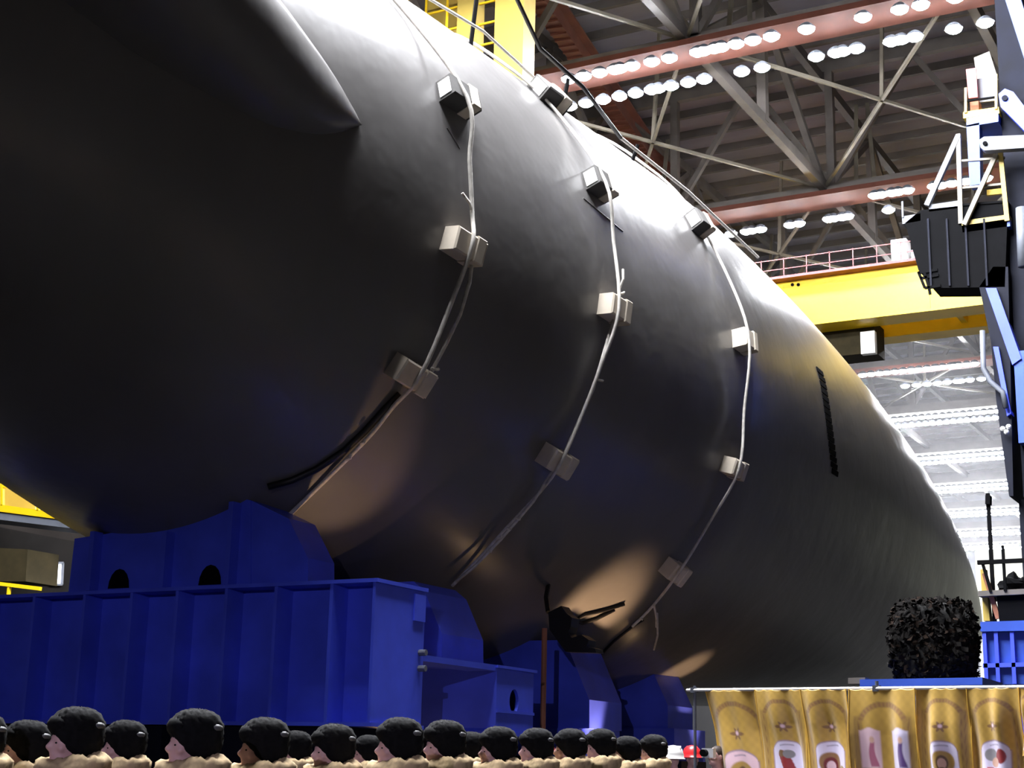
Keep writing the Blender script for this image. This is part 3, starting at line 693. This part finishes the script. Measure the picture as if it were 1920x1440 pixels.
core = MB().ball((cx, YK+.5, cz), (W_*.62, .62, H_*.6), 24, 16, fn=lambda d: min(1.25, 1/max(abs(d.x), abs(d.y), abs(d.z))**.75)*(.93+.07*math.sin(11*d.x+13*d.z)))
core.build('core', NETB, t, smooth=True)
lb = MB(); lf = [mat('net_leaf_dark', (17, 15, 14), .95, var=.4, scale=8, spec=.1), mat('net_leaf_brown', (30, 22, 17), .95, var=.4, scale=8, spec=.1)]
for i in range(2600):
    d = Vector(rng.normal(size=3)).normalized(); k = min(1.25, 1/max(abs(d.x), abs(d.y), abs(d.z))**.75)*(1+.05*rng.random())
    c_ = Vector((cx+d.x*W_*.62*k, YK+.5+d.y*.62*k, cz+d.z*H_*.6*k))
    u = Vector(rng.normal(size=3)).normalized(); v = u.cross(d).normalized(); s_ = .03+.06*rng.random()
    lb.mi = 1 if rng.random() < .2 else 0
    lb.add([c_-u*s_-v*s_*.5, c_+u*s_-v*s_*.4, c_+u*s_*.8+v*s_*.5+d*s_*.5, c_-u*s_*.7+v*s_*.6+d*s_*.3], [(0, 1, 2, 3)])
o = lb.build('net_leaves', lf, t); o['kind'] = 'stuff'

# ------------------------------------------------------------------ far side, seen under the hull on the left
YL = 40.0
t = thing('balcony', 'yellow railed balcony on the far side of the hall under the hull', 'balcony', at(70, 985, y=YL))
MB().prism(pp((-220,930),(146,978),(146,992),(-220,948), y=YL), (0, 3, 0)).build('deck_edge', GREY, t)
MB().prism(pp((-220,914),(140,966),(146,978),(-220,931), y=YL-.05), (0, 3, 0)).build('kick_plate', YEL, t)
for p0, p1 in (((-100,880),(112,918)), ((-100,893),(112,930))): MB().bar(at(*p0, y=YL), at(*p1, y=YL), .09).build('handrail', YEL, t)
for px, y0, y1 in ((5,900,948),(72,910,958),(110,917,964)): MB().bar(at(px,y0,y=YL), at(px,y1,y=YL), .1).build('railing_post', YEL, t)
MB().prism(pp((-220,760),(-5,858),(64,905),(66,955),(-220,918), y=YL+2.2), (0, .2, 0)).build('back_panel', YEL_P, t)
MB().bar(at(52,890,y=YL-.3), at(146,962,y=YL-.3), .12).build('stay', HOSE, t)
tag(MB().span(tuple(at(76,953,y=YL+1)), tuple(at(100,918,y=YL+1)+Vector((0,.7,0)))).build('blue_drum', BLUE_L), 'blue box standing on the yellow balcony', 'box')
tag(MB().prism(pp((118,938),(148,940),(146,962),(122,960), y=YL+.4), (0, .4, 0)).build('pink_box', PINK), 'pink box at the end of the yellow balcony', 'box')
tag(MB().prism(pp((-150,1020),(52,1030),(48,1090),(-150,1090), y=YL-1), (0, 1.5, 0)).build('olive_container', OLIVE), 'olive container under the yellow balcony', 'container')
t = thing('barrier', 'low yellow barrier rail beside the ribbed cradle beam', 'railing', at(30, 1110, y=31))
MB().bar(at(-200,1070,y=31), at(76,1104,y=31), .1).build('handrail', YEL, t)
for px, y0 in ((18,1097),(-80,1085)):
    q = at(px, y0, y=31); MB().bar(q, (q.x, q.y, 0), .08).build('railing_post', YEL, t)
struct('wall_side', MB().span((-47.4, 8, 0), (-47, 205, at(60, 1000, x=-47).z)), WALLS)  # partition put in as a dark backdrop, shade in its colour
GLOW = mat('lit_window', (240, 244, 255), .5, var=0, emit=((.85, .9, 1), 1.2))
wn = struct('window_1', MB().prism([at(p, q, x=-46.95) for p, q in ((92,1056),(118,1055),(116,1096),(92,1096))], (-.03, 0, 0)), GLOW)
for p0, p1 in (((92,1056),(118,1055)), ((118,1055),(116,1096)), ((116,1096),(92,1096)), ((92,1096),(92,1056)), ((105,1055),(104,1096))):
    MB().bar(at(*p0, x=-46.92), at(*p1, x=-46.92), .08).build('window_frame', GREY, wn)

# ------------------------------------------------------------------ people
def evaluated(o):
    dg = bpy.context.evaluated_depsgraph_get(); dg.update()
    me = bpy.data.meshes.new_from_object(o.evaluated_get(dg)); return me
def body_mesh():
    J = {'pel': ((0,0,.95),.15), 'spi': ((0,0,1.15),.15), 'che': ((0,0,1.33),.165), 'nb': ((0,-.01,1.47),.09), 'nk': ((0,.0,1.56),.062), 'hd': ((0,.015,1.64),.07)}
    E_ = [('pel','spi'), ('spi','che'), ('che','nb'), ('nb','nk'), ('nk','hd')]
    for s, k in ((-1,'l'), (1,'r')):
        J.update({'sh'+k: ((s*.19,-.01,1.41),.085), 'el'+k: ((s*.26,-.03,1.12),.062), 'wr'+k: ((s*.265,.06,.87),.042),
                  'hi'+k: ((s*.09,0,.88),.115), 'kn'+k: ((s*.1,.01,.49),.075), 'an'+k: ((s*.1,-.03,.09),.055), 'to'+k: ((s*.115,.14,.05),.045)})
        E_ += [('che','sh'+k), ('sh'+k,'el'+k), ('el'+k,'wr'+k), ('pel','hi'+k), ('hi'+k,'kn'+k), ('kn'+k,'an'+k), ('an'+k,'to'+k)]
    keys = list(J); me = bpy.data.meshes.new('body'); me.from_pydata([J[k][0] for k in keys], [(keys.index(a), keys.index(b)) for a, b in E_], [])
    o = bpy.data.objects.new('body_tmp', me); COL.objects.link(o)
    sk = o.modifiers.new('skin', 'SKIN'); 
    for v, k in zip(me.skin_vertices[0].data, keys): v.radius = (J[k][1], J[k][1]); v.use_root = (k == 'pel')
    o.modifiers.new('sub', 'SUBSURF').levels = 1
    m1 = evaluated(o); bpy.data.objects.remove(o)
    bm = bmesh.new(); bm.from_mesh(m1)
    ex = MB()
    ex.ball((0,.015,1.655), (.076,.094,.115), 20, 14, fn=lambda d: 1-.16*max(0, -d.z)*(abs(d.x)))       # skull
    ex.ball((0,.045,1.585), (.054,.062,.05), 14, 10)                                                   # jaw
    ex.ball((0,.098,1.572), (.022,.018,.018), 8, 6)                                                    # chin
    ex.tube([(0,.1,1.675), (0,.125,1.635), (0,.108,1.622)], [.01,.019,.016], 8)                        # nose
    ex.ball((0,.102,1.596), (.026,.012,.011), 8, 6)                                                    # lips
    ex.ball((0,.09,1.685), (.055,.02,.014), 10, 6)                                                     # brow
    for s in (-1, 1): ex.ball((s*.078,-.0,1.645), (.012,.024,.034), 8, 6); ex.ball((s*.05,.07,1.63), (.025,.02,.022), 8, 6)
    # greatcoat: torso and skirt as elliptical rings
    rings = [(1.46,.12,.10), (1.42,.2,.13), (1.3,.215,.15), (1.1,.19,.145), (.95,.215,.165), (.7,.24,.19), (.5,.26,.205)]
    n = 24; b = len(ex.v)
    vs = [(a*math.cos(2*math.pi*i/n), c*math.sin(2*math.pi*i/n), z) for z, a, c in rings for i in range(n)]
    ex.add(vs, [(j*n+i, j*n+(i+1) % n, (j+1)*n+(i+1) % n, (j+1)*n+i) for j in range(len(rings)-1) for i in range(n)]+[tuple(range(n)), tuple(range(len(vs)-1, len(vs)-n-1, -1))])
    m2 = ex.mesh('x', SKIN); bm.from_mesh(m2); m3 = bpy.data.meshes.new('b'); bm.to_mesh(m3); bm.free()
    o = bpy.data.objects.new('body_tmp', m3); COL.objects.link(o)
    rm = o.modifiers.new('r', 'REMESH'); rm.mode = 'VOXEL'; rm.voxel_size = .0095
    sm_ = o.modifiers.new('s', 'SMOOTH'); sm_.iterations = 3; sm_.factor = .4
    m4 = evaluated(o); bpy.data.objects.remove(o)
    # gloved hands with five fingers, curled
    bm = bmesh.new(); bm.from_mesh(m4); hb_ = MB()
    for s in (-1, 1):
        hb_.ball((s*.265,.075,.815), (.022,.042,.055), 10, 8)
        for k in range(4):
            y = .045+k*.02; L_ = (.07,.08,.085,.075)[k]
            hb_.tube([(s*.265,y,.785), (s*.262,y+.004,.785-L_*.5), (s*.245,y+.004,.785-L_)], [.0105,.0095,.008], 6)
        hb_.tube([(s*.262,.105,.83), (s*.255,.13,.805), (s*.25,.135,.775)], [.013,.011,.009], 6)
    mh = hb_.mesh('h', COAT); bm.from_mesh(mh)
    for f in bm.faces:
        c = f.calc_center_median()
        f.material_index = 1 if not (c.z > 1.515 and abs(c.x) < .1 and abs(c.y) < .16) else 0
        f.smooth = True
    out = bpy.data.meshes.new('body'); bm.to_mesh(out); bm.free()
    eb = MB()
    for m in (SKIN, COAT): out.materials.append(m)
    return out
BODY = body_mesh()
EYE = mat('eye', (30, 26, 26), .2, var=0)
def eyes_mesh():
    b = MB()
    for s in (-1, 1): b.ball((s*.032,.088,1.658), (.012,.012,.008), 8, 6)
    return b.mesh('eyes', EYE, (0, 0, 0), True)
def lump(d, k, f=9): return 1+k*(math.sin(f*d.x+2*d.y)+math.sin(f*1.3*d.y+f*d.z)+math.sin(f*.8*d.z-f*d.x*1.7))/3
def hat_mesh():
    b = MB(); r_ = np.random.default_rng(3)
    def dome(d):
        k = (abs(d.x)**2.6+abs(d.y)**2.6+abs(d.z)**2.6)**(-1/2.6)
        return k*(1+.022*r_.normal())*(1-.42*max(0, d.y)*max(0, -d.z+.2))
    b.ball((0,-.025,1.71), (.122,.145,.138), 56, 36, fn=dome)
    b.ball((0,.085,1.755), (.098,.045,.05), 24, 14, fn=lambda d: 1+.03*r_.normal())
    return b.mesh('fur_hat', FURB, (0, 0, 0), True)
def patch_mesh():
    b = MB(); b.ball((-.072,-.104,1.752), (.046,.046,.024), 12, 8); return b.mesh('leather_shine_patch', LEATHER, (0, 0, 0), True)  # leather piece whose grey stands in for the shine on the hat
def collar_mesh():
    b = MB(); n, m = 60, 16; vs = []; r_ = np.random.default_rng(5)
    for i in range(n):
        a = 2*math.pi*i/n; k = 1+.08*math.sin(5*a)+.06*math.sin(9*a+1)
        for j in range(m):
            t = 2*math.pi*j/m; rr = .066*k*(1+.1*math.sin(4*t+3*a)+.07*r_.normal())
            vs.append(((.165+rr*math.cos(t))*math.cos(a), (.13+rr*math.cos(t))*math.sin(a)-.015, 1.52+rr*1.1*math.sin(t)-.02*math.sin(a)))
    b.add(vs, [(i*m+j, ((i+1) % n)*m+j, ((i+1) % n)*m+(j+1) % m, i*m+(j+1) % m) for i in range(n) for j in range(m)])
    return b.mesh('fur_collar', FURT, (0, 0, 0), True)
def helmet_mesh(m):
    b = MB(); n = 24; prof = [(.005,.155), (.07,.142), (.115,.1), (.132,.04), (.135,0), (.15,-.012), (.152,-.02), (.128,-.015)]
    b.add([(r*.94*math.cos(2*math.pi*i/n), (r*1.08+(.035*max(0, math.sin(2*math.pi*i/n)) if r > .14 else 0))*math.sin(2*math.pi*i/n), 1.685+z) for r, z in prof for i in range(n)],
          [(j*n+i, (j+1)*n+i, (j+1)*n+(i+1) % n, j*n+(i+1) % n) for j in range(len(prof)-1) for i in range(n)]+[tuple(range(n))])
    b.bar((0,-.12,1.79), (0,.12,1.79), .02, .08)
    return b.mesh('helmet', m, (0, 0, 0), True)
EYES, HAT, PATCH, COLLAR, HELR, HELW = eyes_mesh(), hat_mesh(), patch_mesh(), collar_mesh(), helmet_mesh(HELM_R), helmet_mesh(HELM_W)
def person(px, py, depth, face, label, group, top=1.85, kit='hat', patch=True):
    d = CF+CR*(px-960)/FPX+CU*(720-py)/FPX; p = d*depth; zt = p[2]+CAMZ
    s = min(1.1, max(.9, zt/top))
    t = thing('person', label, 'person', (p[0], p[1], 0), group, face); t.scale = (s, s, s)
    local('body', BODY, None, t); local('eyes', EYES, None, t)
    if kit == 'hat':
        h = local('fur_hat', HAT, None, t); local('fur_collar', COLLAR, None, t)
        if patch: local('leather_shine_patch', PATCH, None, h)
    elif kit: local('helmet', HELR if kit == 'red' else HELW, None, t)
    return t
SL, SG = 'person in black fur hat and dark coat with tan fur collar watching the submarine', 'people in black fur hats lined up before the cradles'
for i, (px, py, wd, dd) in enumerate([(48,1350,95,1), (140,1325,108,1), (232,1350,84,1), (362,1329,108,1), (492,1345,98,1), (552,1370,62,0), (622,1357,86,1), (688,1378,58,0), (745,1345,90,1),
        (830,1350,80,1), (880,1372,54,0), (930,1362,73,1), (1002,1365,65,1), (1066,1366,62,1), (1123,1362,56,1), (1172,1380,52,0), (1222,1376,50,1), (-40,1335,100,1)]):
    f = YAW+math.atan((960-px)/FPX)+1.78+.14*math.sin(i*2.3)
    person(px, py, .315*FPX/wd, f, SL, SG, patch=bool(dd))
person(1262, 1397, 21, 1.3, 'person in a white hard hat beside the banner post', None, 1.84, 'white')
person(1297, 1372, 24, -2.2, 'person in a red hard hat behind the banner post', None, 1.84, 'red')
person(1024, 1367, 23, -2.5, 'person in a red hard hat behind the row of fur hats', None, 1.84, 'red')
t = person(1344, 1396, 20.5, 2.6, 'bare-headed person holding a white camera next to the first gold banner', None, 1.78, None)
local('hair', MB().ball((0,-.012,1.69), (.084,.1,.095), 14, 10), mat('brown_hair', (52, 38, 30), .7), t, True)
q = at(1329, 1412, y=t.location.y-.3)
k = thing('camera', 'white camera held up in front of the first gold banner', 'camera', q)
MB().box(q, (.16, .1, .12)).build('camera_body', WHITE, k)
b = MB(); cyl(b, q+Vector((-.03, -.09, 0)), (0, .1, 0), .045, 14); b.build('lens', BLACK, k)

# ------------------------------------------------------------------ gold banners on a white pole
P0, P1 = at(1288, 1294, y=20.0), at(1960, 1288, y=18.0)
fr = thing('banner_frame', 'white pole frame carrying the row of gold church banners', 'frame', (P0.x, P0.y, 0))
MB().tube([P0, P1], .021, 8).build('crossbar', WHITE, fr)
def on_bar(px):
    lo, hi = 0., 1.
    for _ in range(40):
        m_ = (lo+hi)/2; q = P0+(P1-P0)*m_; v = np.array(q)-np.array([0, 0, CAMZ])
        if 960+FPX*(v@CR)/(v@CF) < px: lo = m_
        else: hi = m_
    return P0+(P1-P0)*lo
for px, up in ((1301, .06), (1643, .09), (1945, .06)):
    q = on_bar(px); MB().tube([(q.x, q.y+.03, 0), (q.x, q.y+.03, q.z+up)], .022, 8).build('upright', GREY, fr)
    MB().box((q.x, q.y+.015, q.z), (.09, .07, .07)).build('clamp', GREY, fr)
CLOTH = bpy.data.materials.new('printed_cloth'); CLOTH.use_nodes = True
_n = CLOTH.node_tree; _b = _n.nodes['Principled BSDF']; _a = _n.nodes.new('ShaderNodeAttribute'); _a.attribute_name = 'print'
_n.links.new(_a.outputs['Color'], _b.inputs['Base Color']); _b.inputs['Roughness'].default_value = .5; _b.inputs['Sheen Weight'].default_value = .2
GOLD, GOLD_D, OCH, BRN, PNK, LIL, RED_, DKR, PUR, TEA = [np.array(lin(c)) for c in ((188,150,64), (165,126,50), (168,132,62), (122,86,50), (232,196,206), (222,212,236), (196,44,40), (140,30,34), (70,44,98), (60,92,100))]
def sstep(a, e=.012): return np.clip(.5-a/e/2, 0, 1)[..., None]
def paint(u, v, kind, seed):
    """u across in 0..1, v downwards in banner widths; returns the printed colours"""
    r = np.random.default_rng(seed)
    c = np.ones(u.shape+(3,))*GOLD
    c = c*(1+.06*np.sin(u*50+seed)*np.sin(v*43))[..., None]
    def mix(m, col):
        nonlocal c; c = c*(1-m)+col*m
    # ornamented side borders and an arch across the top
    pat = (.5+.5*np.sin(v*34+2.2*np.sin(u*90)))*(.5+.5*np.sin(u*120))
    for lo, hi in ((.06, .17), (.83, .94)):
        mix(sstep(np.maximum(lo-u, u-hi))*sstep(.34-v), OCH); mix(sstep(np.maximum(lo+.01-u, u-hi+.01))*sstep(.36-v)*pat[..., None]*.8, BRN*1.1)
    ar = np.hypot((u-.5)/.42, (v-.52)/.36); mix(sstep(abs(ar-.92)-.11)*sstep(v-.40), OCH*.95)
    mix(sstep(abs(ar-.92)-.075)*sstep(v-.39)*(.35+.65*(.5+.5*np.sin(np.arctan2(v-.52, u-.5)*38)))[..., None], BRN*1.4)
    if kind == 'pair':
        for cu, col, fu in ((.27, PNK, .3), (.74, LIL, .78)):
            mix(sstep(np.maximum(abs(u-cu)-.15, np.maximum(.5-v-.02*np.cos((u-cu)*20), v-.98))), col)
            fx = abs(u-fu-.02*np.sin(v*14)); mix(sstep(np.maximum(fx-.05*(.6+.8*np.clip((v-.62)/.3, 0, 1)), np.maximum(.66-v, v-.96))), (np.array(lin((170,90,120))) if cu < .5 else PUR*1.6))
            mix(sstep(np.hypot(u-fu, v-.63)-.04), SKINC)
            k = np.arctan2(v-1.1, u-cu); mix(sstep(np.hypot(u-cu, (v-1.1))-.06*(1+.35*np.sin(5*k))), RED_*.8)
            mix(sstep(np.maximum(abs(u-cu)-.13, np.maximum(1.28-v, v-1.9))), LIL)
            mix(sstep(np.hypot(u-cu, v-1.5)-.07), DKR)
        return c
    k = np.arctan2(v-.62, u-.5); mix(sstep(np.hypot((u-.5)*.8, (v-.62)*1.2)-.075*(1+.4*np.cos(6*k))), BRN*1.2)
    mix(sstep(np.hypot(u-.5, v-.61)-.03), PNK)
    # rounded panel
    top = .86+.34*(1-np.sqrt(np.clip(1-((u-.5)/.27)**2, 0, 1)))*.45
    inside = sstep(np.maximum(abs(u-.5)-.27, np.maximum(top-v, v-2.05)))
    mix(sstep(np.maximum(abs(u-.5)-.285, np.maximum(top-.02-v, v-2.07))), PUR*.8+PNK*.3); mix(inside, LIL if seed % 2 else PNK)
    mix(sstep(np.maximum(abs(u-.5)-.1, abs(v-.945-.03*np.sin(u*9))-.006))*.8, PUR)          # a line of lettering too fine to read
    def disc(cu, cv, ru, rv, col): mix(sstep(np.hypot((u-cu)/ru, (v-cv)/rv)-1, .08)*inside, col)
    def robe(cu, cv, wd, col):
        mix(sstep(np.maximum(abs(u-cu)-wd*np.clip(.45+(v-cv)*1.1, .4, 1), cv-v))*inside, col)
    if kind == 'bust':
        disc(.5, 1.17, .19, .17, OCH*1.1); robe(.5, 1.36, .24, [PUR*.7, DKR, RED_, DKR][seed % 4]); robe(.42, 1.42, .08, TEA)
        disc(.5, 1.19, .085, .12, BRN*.7); disc(.5, 1.2, .06, .085, SKINC); disc(.5, 1.29, .05, .03, BRN)
    elif kind == 'lean':
        for j in range(12): disc(.43+j*.018, 1.08+j*.055, .10, .07, DKR)
        disc(.4, 1.06, .06, .06, BRN); disc(.52, 1.07, .09, .07, GREYC); disc(.56, 1.75, .2, .08, PUR*1.5)
    elif kind == 'pairbust':
        disc(.44, 1.2, .17, .17, BRN*1.4); robe(.44, 1.42, .2, RED_); disc(.44, 1.24, .1, .13, DKR*.6); disc(.44, 1.26, .06, .09, PNK)
        disc(.66, 1.34, .1, .1, OCH); disc(.66, 1.36, .05, .06, SKINC)
    else:
        disc(.42, 1.08, .12, .1, GREYC*1.2); disc(.62, 1.1, .1, .12, DKR); robe(.4, 1.28, .12, RED_); disc(.5, 1.2, .07, .08, SKINC); disc(.6, 1.5, .16, .05, PUR*.4)
    return c
SKINC = np.array(lin((214,170,150))); GREYC = np.array(lin((130,126,130)))
def banner(px0, px1, shear, kind, seed, label):
    a, b = on_bar(px0), on_bar(px1); NU, NV = 88, 170; wd = (b-a).length; ht = 2.25*wd
    U, V_ = np.meshgrid(np.linspace(0, 1, NU), np.linspace(0, 1, NV)); vv = V_*2.25
    ex = np.array((b-a)/wd); ny = np.cross(ex, [0, 0, 1.])
    r = np.random.default_rng(seed+50); ph = r.random(3)*6
    fold = .045*np.sin(U*7+ph[0]+V_*1.2)+.03*np.sin(U*15+ph[1]-V_*2.)+.02*np.sin(V_*8+ph[2])
    fold = fold*(.35+.65*np.clip(V_*4, 0, 1))
    P = np.array(a)[None, None]+ex*(U*wd+shear*vv*wd)[..., None]+np.array([0, 0, -1.])*(vv*wd+.005)[..., None]+ny*(fold+.02)[..., None]
    P[..., 2] -= (.012*np.abs(np.sin(U*math.pi*5)))*np.clip(1-V_*6, 0, 1)
    base = Vector(((a.x+b.x)/2, (a.y+b.y)/2, a.z-ht))
    n = NU*NV; front = P.reshape(-1, 3)-np.array(base); back = front+np.tile(-ny*.006, (n, 1))
    q = np.arange(n).reshape(NV, NU); f1 = np.stack([q[:-1, :-1], q[1:, :-1], q[1:, 1:], q[:-1, 1:]], -1).reshape(-1, 4)
    faces = np.concatenate([f1, f1[:, ::-1]+n])
    rim = np.concatenate([q[0], q[1:, -1], q[-1, -2::-1], q[-2:0:-1, 0]]); r2 = np.roll(rim, -1)
    faces = np.concatenate([faces, np.stack([rim, r2, r2+n, rim+n], -1)])
    me = bpy.data.meshes.new('banner'); me.from_pydata(np.concatenate([front, back]).tolist(), [], faces.tolist())
    col = np.concatenate([paint(U, vv, kind, seed).reshape(-1, 3), np.tile(GOLD_D, (n, 1))])
    at_ = me.color_attributes.new('print', 'FLOAT_COLOR', 'POINT'); at_.data.foreach_set('color', np.concatenate([np.clip(col, 0, 1), np.ones((2*n, 1))], 1).ravel())
    me.polygons.foreach_set('use_smooth', [True]*len(me.polygons)); me.materials.append(CLOTH)
    t = thing('church_banner', label, 'banner', base, 'gold banners on the white pole')
    o = bpy.data.objects.new('cloth', me); COL.objects.link(o); o.parent = t
    fr_ = MB(); n_ = 26
    for s_ in (0, 1):
        pts = [front.reshape(NV, NU, 3)[int(k*(NV-1)/(n_-1)), -s_]+ny*.004 for k in range(n_)]
        fr_.tube(pts, .008, 5)
    local('fringe', fr_, mat('gold_cord', (214, 170, 70), .5), t)
banner(1322, 1418, .24, 'bust', 0, 'gold banner at the end of the pole with a dark-robed haloed figure')
banner(1418, 1502, .17, 'lean', 1, 'gold banner with a leaning dark red figure on a pale panel')
banner(1502, 1590, .13, 'pairbust', 3, 'gold banner with a red-robed figure and a small haloed companion')
banner(1596, 1718, .02, 'pair', 4, 'gold banner printed with two small pale panels side by side')
banner(1718, 1815, .0, 'bust', 7, 'gold banner with a haloed bust in a red robe on a white panel')
banner(1813, 1912, .0, 'other', 9, 'gold banner with a small red and grey figure group')
banner(1910, 2010, .0, 'bust', 6, 'gold banner on the pole past the red and grey figure group')

# ------------------------------------------------------------------ thin haze added in the far half of the hall for lamp glow
hz = bpy.data.materials.new('glow_haze'); hz.use_nodes = True; nt = hz.node_tree
for n_ in list(nt.nodes):
    if n_.type != 'OUTPUT_MATERIAL': nt.nodes.remove(n_)
vs_ = nt.nodes.new('ShaderNodeVolumeScatter'); vs_.inputs['Density'].default_value = .0013; vs_.inputs['Color'].default_value = (.95, .95, 1, 1)
nt.links.new(vs_.outputs[0], [n_ for n_ in nt.nodes if n_.type == 'OUTPUT_MATERIAL'][0].inputs['Volume'])
o = MB().span((-46.8, 84.5, .1), (XR-.5, YF-.4, ZR-.8)).build('glow_haze', hz)
tag(o, 'faint pale haze filling the far half of the hall, added for the lamp glow', 'haze', None, 'stuff')
